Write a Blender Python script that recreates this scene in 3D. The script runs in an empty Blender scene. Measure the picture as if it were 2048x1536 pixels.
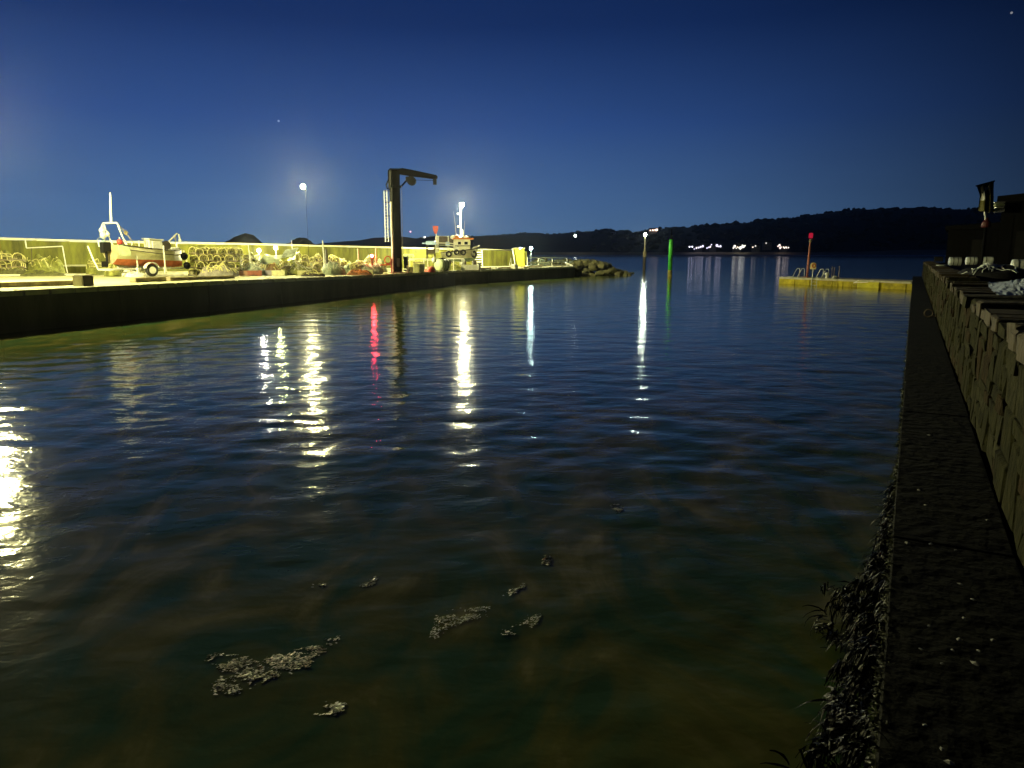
import bpy, bmesh, math, random
import numpy as np
from mathutils import Matrix, Vector, noise as mnoise

random.seed(7)
rng = np.random.default_rng(11)
S = bpy.context.scene
C = S.collection
R = math.radians

# ------------------------------------------------------------------ camera, sky, exposure
FPX, HC = 1420.0, 2.6                       # focal length in pixels of a 2048 wide picture, eye height over the water
PITCH = math.atan((768 - 508) / FPX)
cd = bpy.data.cameras.new('camera')
cam = bpy.data.objects.new('camera', cd)
C.objects.link(cam)
cam.location = (0, 0, HC)
cam.rotation_euler = (math.pi / 2 - PITCH, 0, 0)
cd.sensor_width = 36
cd.lens = FPX / 2048 * 36
cd.clip_start, cd.clip_end = 0.05, 12000
S.camera = cam

W = bpy.data.worlds.new('World')
S.world = W
W.use_nodes = True
wn, wl = W.node_tree.nodes, W.node_tree.links
wn.clear()
def wnode(t, **k):
    n = wn.new(t)
    for a, b in k.items():
        setattr(n, a, b)
    return n
# last blue of dusk: the sky model with the sun below the horizon to the left, over an even night blue
sky = wnode('ShaderNodeTexSky', sky_type='NISHITA', sun_disc=False)
sky.sun_elevation = R(-4.0)
sky.sun_rotation = R(-32)
sky.air_density, sky.dust_density, sky.ozone_density = 1.0, 0.6, 3.0
tc = wnode('ShaderNodeTexCoord')
sep = wnode('ShaderNodeSeparateXYZ')
wl.new(tc.outputs['Generated'], sep.inputs[0])
def wmath(op, a, b=None, c=None):
    n = wnode('ShaderNodeMath', operation=op)
    for i, x in enumerate((a, b, c)):
        if x is None:
            continue
        if isinstance(x, (int, float)):
            n.inputs[i].default_value = x
        else:
            wl.new(x, n.inputs[i])
    return n.outputs[0]
elev = wmath('MAXIMUM', sep.outputs['Z'], 0.0)
ramp = wnode('ShaderNodeValToRGB')
wl.new(elev, ramp.inputs[0])
e = ramp.color_ramp.elements
SKY = [(0.0, (0.092, 0.185, 0.330)), (0.055, (0.070, 0.160, 0.345)), (0.167, (0.027, 0.078, 0.260)), (0.28, (0.008, 0.030, 0.130)), (0.5, (0.002, 0.010, 0.055)), (1.0, (0.002, 0.006, 0.03))]
e[0].position, e[0].color = SKY[0][0], (*SKY[0][1], 1)
e[1].position, e[1].color = SKY[-1][0], (*SKY[-1][1], 1)
for p_, c_ in SKY[1:-1]:
    x_ = e.new(p_)
    x_.color = (*c_, 1)
# afterglow fades away from the side where the sun went down
dirv = wnode('ShaderNodeVectorMath', operation='DOT_PRODUCT')
wl.new(tc.outputs['Generated'], dirv.inputs[0])
dirv.inputs[1].default_value = (math.sin(R(-32)), math.cos(R(-32)), 0)
mr = wnode('ShaderNodeMapRange', interpolation_type='SMOOTHSTEP')
wl.new(dirv.outputs['Value'], mr.inputs['Value'])
mr.inputs['From Min'].default_value, mr.inputs['From Max'].default_value = 0.15, 1.0
mr.inputs['To Min'].default_value, mr.inputs['To Max'].default_value = 0.035, 1.0
bright = mr.outputs['Result']
mul = wnode('ShaderNodeVectorMath', operation='SCALE')
wl.new(ramp.outputs[0], mul.inputs[0])
veil = wnode('ShaderNodeTexNoise')
veil.inputs['Scale'].default_value = 2.2
veil.inputs['Detail'].default_value = 5
vmap = wnode('ShaderNodeMapping')
vmap.inputs['Scale'].default_value = (1, 1, 5)
wl.new(tc.outputs['Generated'], vmap.inputs[0])
wl.new(vmap.outputs[0], veil.inputs['Vector'])
wl.new(wmath('MULTIPLY', bright, wmath('MULTIPLY_ADD', veil.outputs[0], 0.22, 0.89)), mul.inputs['Scale'])
# a few faint stars
vor = wnode('ShaderNodeTexVoronoi', feature='F1')
vor.inputs['Scale'].default_value = 34
wl.new(tc.outputs['Generated'], vor.inputs['Vector'])
near = wmath('LESS_THAN', vor.outputs['Distance'], 0.045)
sepc = wnode('ShaderNodeSeparateColor')
wl.new(vor.outputs['Color'], sepc.inputs[0])
pick = wmath('GREATER_THAN', sepc.outputs[0], 0.93)
star = wmath('MULTIPLY', wmath('MULTIPLY', near, pick), wmath('MULTIPLY', sepc.outputs[1], 0.4))
addn = wnode('ShaderNodeVectorMath', operation='ADD')
comb = wnode('ShaderNodeCombineXYZ')
for i in range(3):
    wl.new(star, comb.inputs[i])
wl.new(mul.outputs[0], addn.inputs[0])
wl.new(comb.outputs[0], addn.inputs[1])
bg1, bg2 = wnode('ShaderNodeBackground'), wnode('ShaderNodeBackground')
wl.new(sky.outputs[0], bg1.inputs[0])
bg1.inputs[1].default_value = 0.006
wl.new(addn.outputs[0], bg2.inputs[0])
bg2.inputs[1].default_value = 1.0
adds = wnode('ShaderNodeAddShader')
wl.new(bg1.outputs[0], adds.inputs[0])
wl.new(bg2.outputs[0], adds.inputs[1])
wo = wnode('ShaderNodeOutputWorld')
wl.new(adds.outputs[0], wo.inputs[0])

LAMP_I = 950.0                              # radiant intensity of the big harbour lamps
HAZE = 0.00009
S.view_settings.view_transform = 'Standard'
S.view_settings.look = 'None'
S.view_settings.exposure = 0
S.view_settings.gamma = 1
S.view_settings.use_curve_mapping = False
S.render.engine = 'CYCLES'
cy = S.cycles
cy.use_denoising = True
cy.max_bounces = 6
cy.diffuse_bounces = 2
cy.glossy_bounces = 3
cy.transmission_bounces = 2
cy.volume_bounces = 0
cy.sample_clamp_direct = 120
cy.sample_clamp_indirect = 12
cy.caustics_reflective = False
cy.caustics_refractive = False

# ------------------------------------------------------------------ helpers
def ray(u, v):
    a, b = (u - 1024) / FPX, (768 - v) / FPX
    c, s = math.cos(PITCH), math.sin(PITCH)
    return a, c + b * s, -s + b * c
def P(u, v, z):
    d = ray(u, v)
    t = (z - HC) / d[2]
    return Vector((d[0] * t, d[1] * t, z))
def D(u, v, y):
    d = ray(u, v)
    t = y / d[1]
    return Vector((d[0] * t, y, HC + d[2] * t))

class M:
    def __init__(s):
        s.v, s.f = [], []
    def add(s, vs, fs, T=None):
        n = len(s.v)
        s.v += [tuple(T @ Vector(q)) for q in vs] if T is not None else [tuple(q) for q in vs]
        s.f += [tuple(i + n for i in q) for q in fs]
        return s
    def box(s, c, d, rz=0, rx=0, ry=0, taper=1.0, jit=0.0):
        x, y, z = d[0] / 2, d[1] / 2, d[2] / 2
        vs = [(-x, -y, -z), (x, -y, -z), (x, y, -z), (-x, y, -z)] + [(a * taper, b * taper, z) for a, b in ((-x, -y), (x, -y), (x, y), (-x, y))]
        if jit:
            vs = [tuple(q + random.uniform(-jit, jit) for q in w) for w in vs]
        T = Matrix.Translation(c) @ Matrix.Rotation(rz, 4, 'Z') @ Matrix.Rotation(ry, 4, 'Y') @ Matrix.Rotation(rx, 4, 'X')
        return s.add(vs, [(3, 2, 1, 0), (4, 5, 6, 7), (0, 1, 5, 4), (1, 2, 6, 5), (2, 3, 7, 6), (3, 0, 4, 7)], T)
    def bbox(s, c, d, b=0.02, rz=0, rx=0, ry=0):
        """box with chamfered vertical and top edges"""
        x, y, z = d[0] / 2, d[1] / 2, d[2] / 2
        def ring(ix, iy, h):
            return [(-ix + b, -iy, h), (ix - b, -iy, h), (ix, -iy + b, h), (ix, iy - b, h), (ix - b, iy, h), (-ix + b, iy, h), (-ix, iy - b, h), (-ix, -iy + b, h)]
        vs = ring(x, y, -z) + ring(x, y, z - b) + ring(x - b, y - b, z)
        fs = [tuple(range(7, -1, -1)), tuple(range(16, 24))]
        for k in (0, 8):
            fs += [(k + i, k + (i + 1) % 8, k + 8 + (i + 1) % 8, k + 8 + i) for i in range(8)]
        T = Matrix.Translation(c) @ Matrix.Rotation(rz, 4, 'Z') @ Matrix.Rotation(ry, 4, 'Y') @ Matrix.Rotation(rx, 4, 'X')
        return s.add(vs, fs, T)
    def tube(s, pts, r, n=6, closed=False):
        pts = [Vector(p) for p in pts]
        m = len(pts)
        rs = r if isinstance(r, (list, tuple)) else [r] * m
        vs, fs = [], []
        up = None
        for i, p in enumerate(pts):
            if closed:
                t = pts[(i + 1) % m] - pts[i - 1]
            else:
                t = pts[min(i + 1, m - 1)] - pts[max(i - 1, 0)]
            t.normalize()
            if up is None:
                up = Vector((0, 0, 1)) if abs(t.z) < 0.9 else Vector((1, 0, 0))
            a = t.cross(up)
            if a.length < 1e-4:
                a = t.cross(Vector((0.3, 1, 0.2)))
            a.normalize()
            b = a.cross(t)
            up = b
            for k in range(n):
                w = 2 * math.pi * k / n
                vs.append(p + (a * math.cos(w) + b * math.sin(w)) * rs[i])
        for i in range(m if closed else m - 1):
            j = (i + 1) % m
            fs += [(i * n + k, i * n + (k + 1) % n, j * n + (k + 1) % n, j * n + k) for k in range(n)]
        if not closed:
            fs += [tuple(range(n - 1, -1, -1)), tuple((m - 1) * n + k for k in range(n))]
        return s.add(vs, fs)
    def lathe(s, prof, n=12, c=(0, 0, 0), T=None):
        vs, fs = [], []
        for r_, z_ in prof:
            vs += [(r_ * math.cos(2 * math.pi * k / n), r_ * math.sin(2 * math.pi * k / n), z_) for k in range(n)]
        for i in range(len(prof) - 1):
            fs += [(i * n + k, i * n + (k + 1) % n, (i + 1) * n + (k + 1) % n, (i + 1) * n + k) for k in range(n)]
        fs += [tuple(range(n - 1, -1, -1)), tuple((len(prof) - 1) * n + k for k in range(n))]
        return s.add(vs, fs, Matrix.Translation(c) @ (T or Matrix()))
    def ball(s, c, r, n=10, m=6, sc=(1, 1, 1)):
        pr = [(max(0.02, math.sin(math.pi * i / m)) * r, -math.cos(math.pi * i / m) * r) for i in range(m + 1)]
        return s.lathe(pr, n, c, Matrix.Diagonal((*sc, 1)))
    def grid(s, rows):
        n, m = len(rows), len(rows[0])
        return s.add([q for r_ in rows for q in r_], [(i * m + j, i * m + j + 1, (i + 1) * m + j + 1, (i + 1) * m + j) for i in range(n - 1) for j in range(m - 1)])
    def prism(s, poly, t0, t1, T=None):
        """poly in x,z extruded along y from t0 to t1"""
        n = len(poly)
        vs = [(x, t0, z) for x, z in poly] + [(x, t1, z) for x, z in poly]
        fs = [tuple(range(n)), tuple(range(2 * n - 1, n - 1, -1))] + [((i + 1) % n, i, n + i, n + (i + 1) % n) for i in range(n)]
        return s.add(vs, fs, T)

def link(o, parent=None):
    C.objects.link(o)
    if parent is not None:
        o.parent = parent
    return o
def mesh(name, m, ma, smooth=False):
    me = bpy.data.meshes.new(name)
    me.from_pydata(m.v, [], m.f)
    me.materials.append(ma)
    if smooth:
        me.polygons.foreach_set('use_smooth', [True] * len(me.polygons))
    me.update()
    return me
def obj(name, m, ma, parent=None, smooth=False, loc=None, rot=None, label=None):
    me = m if isinstance(m, bpy.types.Mesh) else mesh(name, m, ma, smooth)
    o = link(bpy.data.objects.new(name, me), parent)
    if loc is not None:
        o.location = loc
    if rot is not None:
        o.rotation_euler = rot
    if label:
        o['label'] = label
    return o
def tag(o, label, cat, group=None):
    o['label'], o['category'] = label, cat
    if group:
        o['group'] = group
    return o
def thing(name, label, cat, loc=(0, 0, 0), rz=0, group=None, tilt=(0, 0)):
    o = bpy.data.objects.new(name, None)
    o.empty_display_size = 0.3
    C.objects.link(o)
    o.location = loc
    o.rotation_euler = (tilt[0], tilt[1], rz)
    return tag(o, label, cat, group)
def struct(o):
    o['kind'] = 'structure'
    return o
def stuff(o):
    o['kind'] = 'stuff'
    return o
def dup(root, loc, rz=0, label=None, group=None, sc=1.0, tilt=(0, 0)):
    r_ = root.copy()
    C.objects.link(r_)
    r_.location, r_.rotation_euler, r_.scale = loc, (tilt[0], tilt[1], rz), (sc, sc, sc)
    if label:
        r_['label'] = label
    if group:
        r_['group'] = group
    for ch in list(root.children):
        c_ = ch.copy()
        C.objects.link(c_)
        c_.parent = r_
        for g in ch.children:
            d_ = g.copy()
            C.objects.link(d_)
            d_.parent = c_
    return r_

# ------------------------------------------------------------------ materials
def mat(name, col, rough=0.7, var=0.3, scale=3.0, bump=0.0, bscale=None, metal=0.0, stretch=None, col2=None, spec=0.5):
    m = bpy.data.materials.new(name)
    m.use_nodes = True
    n, l = m.node_tree.nodes, m.node_tree.links
    b = n['Principled BSDF']
    b.inputs['Roughness'].default_value = rough
    b.inputs['Metallic'].default_value = metal
    b.inputs['Specular IOR Level'].default_value = spec
    tc_ = n.new('ShaderNodeTexCoord')
    mp = n.new('ShaderNodeMapping')
    l.new(tc_.outputs['Object'], mp.inputs[0])
    if stretch:
        mp.inputs['Scale'].default_value = stretch
    no = n.new('ShaderNodeTexNoise')
    no.inputs['Scale'].default_value = scale
    no.inputs['Detail'].default_value = 6
    no.inputs['Roughness'].default_value = 0.62
    l.new(mp.outputs[0], no.inputs['Vector'])
    rp = n.new('ShaderNodeValToRGB')
    l.new(no.outputs[0], rp.inputs[0])
    c2 = col2 or tuple(min(1, x * (1 + var)) for x in col)
    c1 = tuple(x * (1 - var) for x in col)
    rp.color_ramp.elements[0].position, rp.color_ramp.elements[1].position = 0.32, 0.68
    rp.color_ramp.elements[0].color = (*c1, 1)
    rp.color_ramp.elements[1].color = (*c2, 1)
    l.new(rp.outputs[0], b.inputs['Base Color'])
    if bump:
        n2 = n.new('ShaderNodeTexNoise')
        n2.inputs['Scale'].default_value = bscale or scale * 4
        n2.inputs['Detail'].default_value = 5
        l.new(mp.outputs[0], n2.inputs['Vector'])
        bp = n.new('ShaderNodeBump')
        bp.inputs['Strength'].default_value = 1.0
        bp.inputs['Distance'].default_value = bump
        l.new(n2.outputs[0], bp.inputs['Height'])
        l.new(bp.outputs[0], b.inputs['Normal'])
    return m
def glow(name, col, strength):
    m = bpy.data.materials.new(name)
    m.use_nodes = True
    n, l = m.node_tree.nodes, m.node_tree.links
    n.clear()
    e_ = n.new('ShaderNodeEmission')
    e_.inputs[0].default_value = (*col, 1)
    e_.inputs[1].default_value = strength
    o_ = n.new('ShaderNodeOutputMaterial')
    l.new(e_.outputs[0], o_.inputs[0])
    return m

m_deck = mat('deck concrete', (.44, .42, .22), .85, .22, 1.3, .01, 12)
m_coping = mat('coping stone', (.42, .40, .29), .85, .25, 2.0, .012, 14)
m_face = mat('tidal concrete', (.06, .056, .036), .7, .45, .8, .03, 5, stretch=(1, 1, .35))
m_wall = mat('mossy sea wall', (.115, .118, .012), .9, .6, 1.3, .02, 6, stretch=(1, 1, .25))
m_cap = mat('pale wall capping', (.62, .60, .44), .85, .15, 2)
m_white = mat('white paint', (.74, .74, .66), .45, .12, 5)
m_galv = mat('galvanised steel', (.62, .62, .56), .45, .2, 8, metal=.3)
m_black = mat('black paint', (.0016, .0016, .002), .8, .3, 4, spec=.06)
m_tar = mat('tarred timber', (.05, .04, .03), .8, .4, 3, .01, 14)
m_rubber = mat('black rubber', (.016, .016, .017), .7, .3, 6)
m_red = mat('red paint', (.42, .035, .025), .5, .3, 6)
m_antif = mat('red antifouling', (.66, .17, .065), .7, .28, 2.5)
m_hull = mat('weathered white hull', (.70, .68, .50), .5, .16, 2.2)
m_brownbox = mat('brown fish box', (.26, .12, .05), .6, .35, 6)
m_orange = mat('orange roof paint', (.62, .20, .05), .55, .25, 4)
m_blue = mat('blue tarpaulin', (.34, .50, .80), .5, .15, 6, .01, 9)
m_wood = mat('grey timber', (.30, .25, .15), .85, .35, 3, .01, 20)
m_creelnet = mat('creel twine', (.13, .12, .04), .9, .45, 5)
m_creelfr = mat('creel frame hose', (.60, .56, .22), .7, .35, 9)
m_darknet = mat('dark netting', (.10, .10, .035), .95, .5, 6, .05, 16)
m_net = mat('olive netting', (.19, .20, .045), .95, .5, 5, .06, 14)
m_palenet = mat('pale grey-green netting', (.33, .38, .28), .9, .4, 6, .05, 16)
m_rope = mat('pale rope', (.72, .70, .56), .85, .25, 9)
m_green = mat('green paint', (.05, .44, .035), .55, .5, 2.2, stretch=(1, 1, .3))
m_rock = mat('quay rock', (.085, .080, .030), .9, .45, 1.6, .05, 5)
m_steel = mat('dark steel', (.008, .008, .009), .6, .35, 6, spec=.2)
m_glass = mat('wheelhouse glass', (.02, .022, .03), .08, .1, 1)
m_tank = mat('pale green plastic', (.52, .60, .38), .45, .2, 4)
m_crate = mat('cream plastic crate', (.66, .64, .36), .5, .2, 6)
m_pier = mat('yellow lichened concrete', (.36, .295, .014), .9, .5, 1.3, .02, 6)

# ------------------------------------------------------------------ water
WAVES = [(0.16 * (3.0 / 0.16) ** rng.random(), np.radians(rng.normal(-8, 40)), rng.uniform(0.5, 1.3), rng.random() * 6.28, rng.uniform(.15, .5), rng.uniform(.1, .4)) for k in range(84)]
def wave_z(X, Y, cell):
    """height of the water: crossing wind ripples that run in groups, with calmer patches"""
    calm = 1 + .55 * np.sin(X * .23 + 1.3 * np.sin(Y * .11)) * np.sin(Y * .19 + 1.1 * np.sin(X * .13 + 2)) + .25 * np.sin(X * .7 + Y * .4) * np.sin(Y * .55 - X * .3)
    Z = 0 * X
    for lam, th, am, ph, g1, g2 in WAVES:
        amp = 0.0017 * lam * np.exp(-np.log(lam / 0.75) ** 2 / (2 * .75 ** 2)) * am
        kk = 2 * np.pi / lam
        fade = np.clip((lam / cell - 3.0) / 4.0, 0, 1)
        g = 0.6 + 0.4 * np.sin(X * g1 / lam ** .5 + Y * g2 / lam ** .5 + ph * 3)
        a_ = kk * (X * np.sin(th) + Y * np.cos(th)) + ph
        Z = Z + amp * fade * g * calm * (np.sin(a_) + 0.25 * np.cos(2 * a_))
    sheltered = np.clip((Y - 2.5) / 8.5, 0, 1)                   # the water lies calmer near the harbour wall
    return Z * (.42 + .58 * sheltered * sheltered * (3 - 2 * sheltered))
def water_mesh():
    na = 700
    rr = np.concatenate([0.9 * (130 / 0.9) ** (np.arange(900) / 900), 130 * (2400 / 130) ** (np.arange(90) / 89)])
    nr = len(rr)
    aa = np.radians(np.linspace(-78, 84, na))
    Rr, Aa = np.meshgrid(rr, aa, indexing='ij')
    X, Y = Rr * np.sin(Aa), Rr * np.cos(Aa)
    Z = np.zeros_like(X)
    cell = np.gradient(rr)[:, None] + 0 * X
    Z = wave_z(X, Y, cell)
    co = np.stack([X, Y, Z], -1).reshape(-1, 3)
    idx = np.arange(nr * na).reshape(nr, na)
    q = np.stack([idx[:-1, :-1], idx[:-1, 1:], idx[1:, 1:], idx[1:, :-1]], -1).reshape(-1, 4)[:, ::-1]
    me = bpy.data.meshes.new('water')
    me.vertices.add(len(co))
    me.vertices.foreach_set('co', co.astype(np.float32).ravel())
    me.loops.add(q.size)
    me.loops.foreach_set('vertex_index', q.astype(np.int32).ravel())
    me.polygons.add(len(q))
    me.polygons.foreach_set('loop_start', np.arange(0, q.size, 4, dtype=np.int32))
    me.polygons.foreach_set('use_smooth', np.ones(len(q), dtype=bool))
    me.update(calc_edges=True)
    return me
def water_mat():
    m = bpy.data.materials.new('harbour water')
    m.use_nodes = True
    n, l = m.node_tree.nodes, m.node_tree.links
    b = n['Principled BSDF']
    b.inputs['Roughness'].default_value = 0.065
    b.inputs['IOR'].default_value = 1.333
    tc_ = n.new('ShaderNodeTexCoord')
    # stirred sand hanging in green water
    mp = n.new('ShaderNodeMapping')
    mp.inputs['Rotation'].default_value = (0, 0, R(25))
    mp.inputs['Scale'].default_value = (.8, .42, 1)
    l.new(tc_.outputs['Object'], mp.inputs[0])
    no = n.new('ShaderNodeTexNoise')
    no.inputs['Scale'].default_value = 1.25
    no.inputs['Detail'].default_value = 7
    no.inputs['Roughness'].default_value = .55
    no.inputs['Distortion'].default_value = 1.6
    l.new(mp.outputs[0], no.inputs['Vector'])
    rp = n.new('ShaderNodeValToRGB')
    l.new(no.outputs[0], rp.inputs[0])
    el = rp.color_ramp.elements
    el[0].position, el[0].color = .40, (.038, .078, .030, 1)
    el[1].position, el[1].color = .80, (.25, .225, .11, 1)
    x_ = el.new(.58)
    x_.color = (.100, .104, .024, 1)
    l.new(rp.outputs[0], b.inputs['Base Color'])
    sx = n.new('ShaderNodeSeparateXYZ')
    l.new(tc_.outputs['Object'], sx.inputs[0])
    shel = n.new('ShaderNodeMapRange')
    l.new(sx.outputs['Y'], shel.inputs['Value'])
    shel.inputs['From Min'].default_value, shel.inputs['From Max'].default_value = 2.5, 11
    shel.inputs['To Min'].default_value, shel.inputs['To Max'].default_value = .6, 1
    far = n.new('ShaderNodeMapRange')
    l.new(sx.outputs['Y'], far.inputs['Value'])
    far.inputs['From Min'].default_value, far.inputs['From Max'].default_value = 50, 260
    far.inputs['To Min'].default_value, far.inputs['To Max'].default_value = 1, 2.6
    chop = n.new('ShaderNodeMath')
    chop.operation = 'MULTIPLY'
    l.new(shel.outputs['Result'], chop.inputs[0])
    l.new(far.outputs['Result'], chop.inputs[1])
    prev = None
    for sc, dist, st, rot in ((0.9, .016, (.55, 1, 1), 8), (2.3, .013, (.5, 1, 1), 14), (6.5, .0060, (.7, 1, 1), 20), (19, .0020, (.8, 1, 1), -8)):
        mp2 = n.new('ShaderNodeMapping')
        mp2.inputs['Rotation'].default_value = (0, 0, R(-rot))
        mp2.inputs['Scale'].default_value = st
        l.new(tc_.outputs['Object'], mp2.inputs[0])
        n2 = n.new('ShaderNodeTexNoise')
        n2.inputs['Scale'].default_value = sc
        n2.inputs['Detail'].default_value = 2.5
        n2.inputs['Distortion'].default_value = .3
        l.new(mp2.outputs[0], n2.inputs['Vector'])
        bp = n.new('ShaderNodeBump')
        bp.inputs['Distance'].default_value = dist
        l.new(chop.outputs[0], bp.inputs['Strength'])
        l.new(n2.outputs[0], bp.inputs['Height'])
        if prev:
            l.new(prev.outputs[0], bp.inputs['Normal'])
        prev = bp
    l.new(prev.outputs[0], b.inputs['Normal'])
    return m
wm = water_mesh()
wm.materials.append(water_mat())
struct(obj('water', wm, None))

# ------------------------------------------------------------------ left quay
EDGE = [(-24.5, .8, 1.39), (-16.92, 23.37, 1.38), (-13.82, 32.56, 1.365), (-8.95, 48.44, 1.21), (-4.9, 62.08, 1.18), (.55, 71.5, 1.18), (7.25, 83.2, 1.18)]
BACK = [(-66, 6, 1.39), (-41, 40, 1.38), (-33.91, 48, 1.37), (-22.92, 61, 1.24), (-10.5, 75.5, 1.19), (.38, 92, 1.18), (6.4, 97, 1.18)]
from mathutils.bvhtree import BVHTree
q = M()
q.v = [tuple(a) for a in EDGE] + [tuple(a) for a in BACK]
ne = len(EDGE)
q.f = [(i, i + 1, ne + i + 1, ne + i) for i in range(ne - 1)]
DECK = BVHTree.FromPolygons([Vector(a) for a in q.v], q.f)
def deck_z(x, y):
    h = DECK.ray_cast(Vector((x, y, 50)), Vector((0, 0, -1)))
    return h[0].z if h[0] else 1.18
def G(u, v):
    """the point of the quay deck seen at u, v"""
    d = Vector(ray(u, v)).normalized()
    h = DECK.ray_cast(Vector((0, 0, HC)), d)
    return h[0] if h[0] else P(u, v, 1.2)
def Gd(u, y):
    p = D(u, 520, y)
    return Vector((p.x, y, deck_z(p.x, y)))
quay = struct(obj('quay', q, m_deck))
quay['label'] = 'pale concrete deck of the harbour arm'
# retaining wall under the deck edge: a backing with tall cast panels proud of it, then coping stones along the top
def along(poly, step, gap=0.0):
    """pieces of length about step along a polyline: (start, end)"""
    out = []
    for a, b in zip(poly, poly[1:]):
        a, b = Vector(a), Vector(b)
        n_ = max(1, round((b - a).length / step))
        for i in range(n_):
            p0, p1 = a.lerp(b, i / n_), a.lerp(b, (i + 1) / n_)
            t = (p1 - p0).normalized() * gap / 2
            out.append((p0 + t, p1 - t))
    return out
def wallpiece(m, p0, p1, t_in, t_out, z0, z1a, z1b):
    d_ = Vector((p1.x - p0.x, p1.y - p0.y, 0)).normalized()
    n_ = Vector((d_.y, -d_.x, 0))
    vs = []
    for p_, zt in ((p0, z1a), (p1, z1b)):
        for s_ in (t_out, -t_in):
            vs += [Vector((p_.x, p_.y, z0)) + n_ * s_, Vector((p_.x, p_.y, zt)) + n_ * s_]
    return m.add(vs, [(0, 4, 5, 1), (6, 2, 3, 7), (1, 5, 7, 3), (4, 0, 2, 6), (0, 1, 3, 2), (5, 4, 6, 7)])
bk = M()
for a, b in zip(EDGE, EDGE[1:]):
    wallpiece(bk, Vector(a), Vector(b), .5, -.05, -2.5, a[2] - .2, b[2] - .2)
e1, e2 = Vector(EDGE[-1]), Vector(BACK[-1])
wallpiece(bk, e1, e2, .5, -.05, -2.5, 1.0, 1.0)
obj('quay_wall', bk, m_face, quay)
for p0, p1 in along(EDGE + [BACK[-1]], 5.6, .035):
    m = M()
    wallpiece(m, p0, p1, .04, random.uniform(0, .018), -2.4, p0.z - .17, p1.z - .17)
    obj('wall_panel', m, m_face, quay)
for p0, p1 in along(EDGE, .95, .09):
    m = M()
    wallpiece(m, p0, p1, .46, .03 + random.uniform(0, .015), p0.z - .168, p0.z + .012 + random.uniform(0, .012), p1.z + .012)
    obj('coping_stone', m, m_coping, quay)

# sea wall along the back of the arm
WP = [D(u, v, y) for u, y, v in ((-420, 39, 462), (-200, 43.5, 469), (0, 48, 475), (200, 53, 481), (480, 61, 486), (760, 72, 493), (880, 79, 496), (950, 84, 497.5))]
sw = thing('sea_wall', 'long mossy concrete sea wall with pale capping along the back of the quay', 'wall', (0, 0, 0))
for (a, b) in along(WP, 4.2, .02):
    m = M()
    da = deck_z(a.x, a.y)
    wallpiece(m, a, b, .55, random.uniform(0, .01), da - .3, a.z - .16, b.z - .16)
    obj('wall_panel', m, m_wall, sw)
for (a, b) in along(WP, 2.1, .015):
    m = M()
    wallpiece(m, a, b, .62, .07, a.z - .158, a.z, b.z)
    obj('capping_stone', m, m_cap, sw)
# the taller end bay of the wall, turned towards the water
a, b = D(966, 497.5, 85), D(1029, 500, 88)
ew = thing('end_wall', 'mossy end bay of the sea wall right of the red roofed boat', 'wall')
m = M(); wallpiece(m, a, b, .5, .0, 1.0, a.z - .13, b.z - .13); obj('wall', m, m_wall, ew)
m = M(); wallpiece(m, a, b, .58, .07, a.z - .128, a.z, b.z); obj('capping', m, m_cap, ew)
m = M(); wallpiece(m, D(946, 498, 83.2), D(965.5, 497.5, 84.9), .5, .0, 1.0, a.z - .05, a.z - .05); obj('return_wall', m, m_wall, ew)
# pale pillar with a leaning plate
p_ = G(1039, 533)
pl = thing('concrete_pillar', 'bright yellow concrete pillar with a slanting plate at the end of the quay', 'pillar', p_, R(8))
m = M(); m.prism([(-.42, 0), (.62, 0), (.55, 2.02), (-.62, 2.06)], 0, .55); obj('shaft', m, mat('bright lichened pillar', (.50, .50, .05), .9, .25, 2), pl)
m = M(); m.prism([(.64, .1), (.86, .1), (.86, 1.75), (.60, 1.75)], .1, .45); obj('side_block', m, m_wall, pl)
m = M(); m.box((-.66, -.08, 1.0), (.09, .3, 2.1), ry=R(-10)); obj('slanting_plate', m, m_white, pl)
m = M(); m.box((0, .27, 2.09), (1.32, .66, .06)); obj('capping', m, m_cap, pl)
m = M(); m.tube([(-1.25, -.3, 0), (-1.05, -.3, 1.0), (-.95, -.3, 0)], .025, 5); obj('trestle', m, m_galv, pl)

# low plinth wall at the far left with the net pen behind it
p0, p1 = G(-330, 549), G(205, 547)
pw = thing('plinth_wall', 'low pale topped concrete plinth in front of the net pen', 'wall')
m = M(); wallpiece(m, p0, p1, .5, 0, 1.2, p0.z + .48, p1.z + .48); obj('wall', m, m_wall, pw)
for a, b in along([(p0.x, p0.y, p0.z + .48), (p1.x, p1.y, p1.z + .48)], 2.2, .02):
    m = M(); wallpiece(m, a, b, .56, .06, a.z + .002, a.z + .09, b.z + .09); obj('capping_stone', m, m_cap, pw)
a, b = G(-330, 556), G(150, 551)
m = M(); wallpiece(m, a, b, .35, 0, 1.2, a.z + .1, b.z + .1)
tag(obj('kerb_step', m, m_cap), 'low pale step running along the foot of the plinth wall', 'step')

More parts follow.
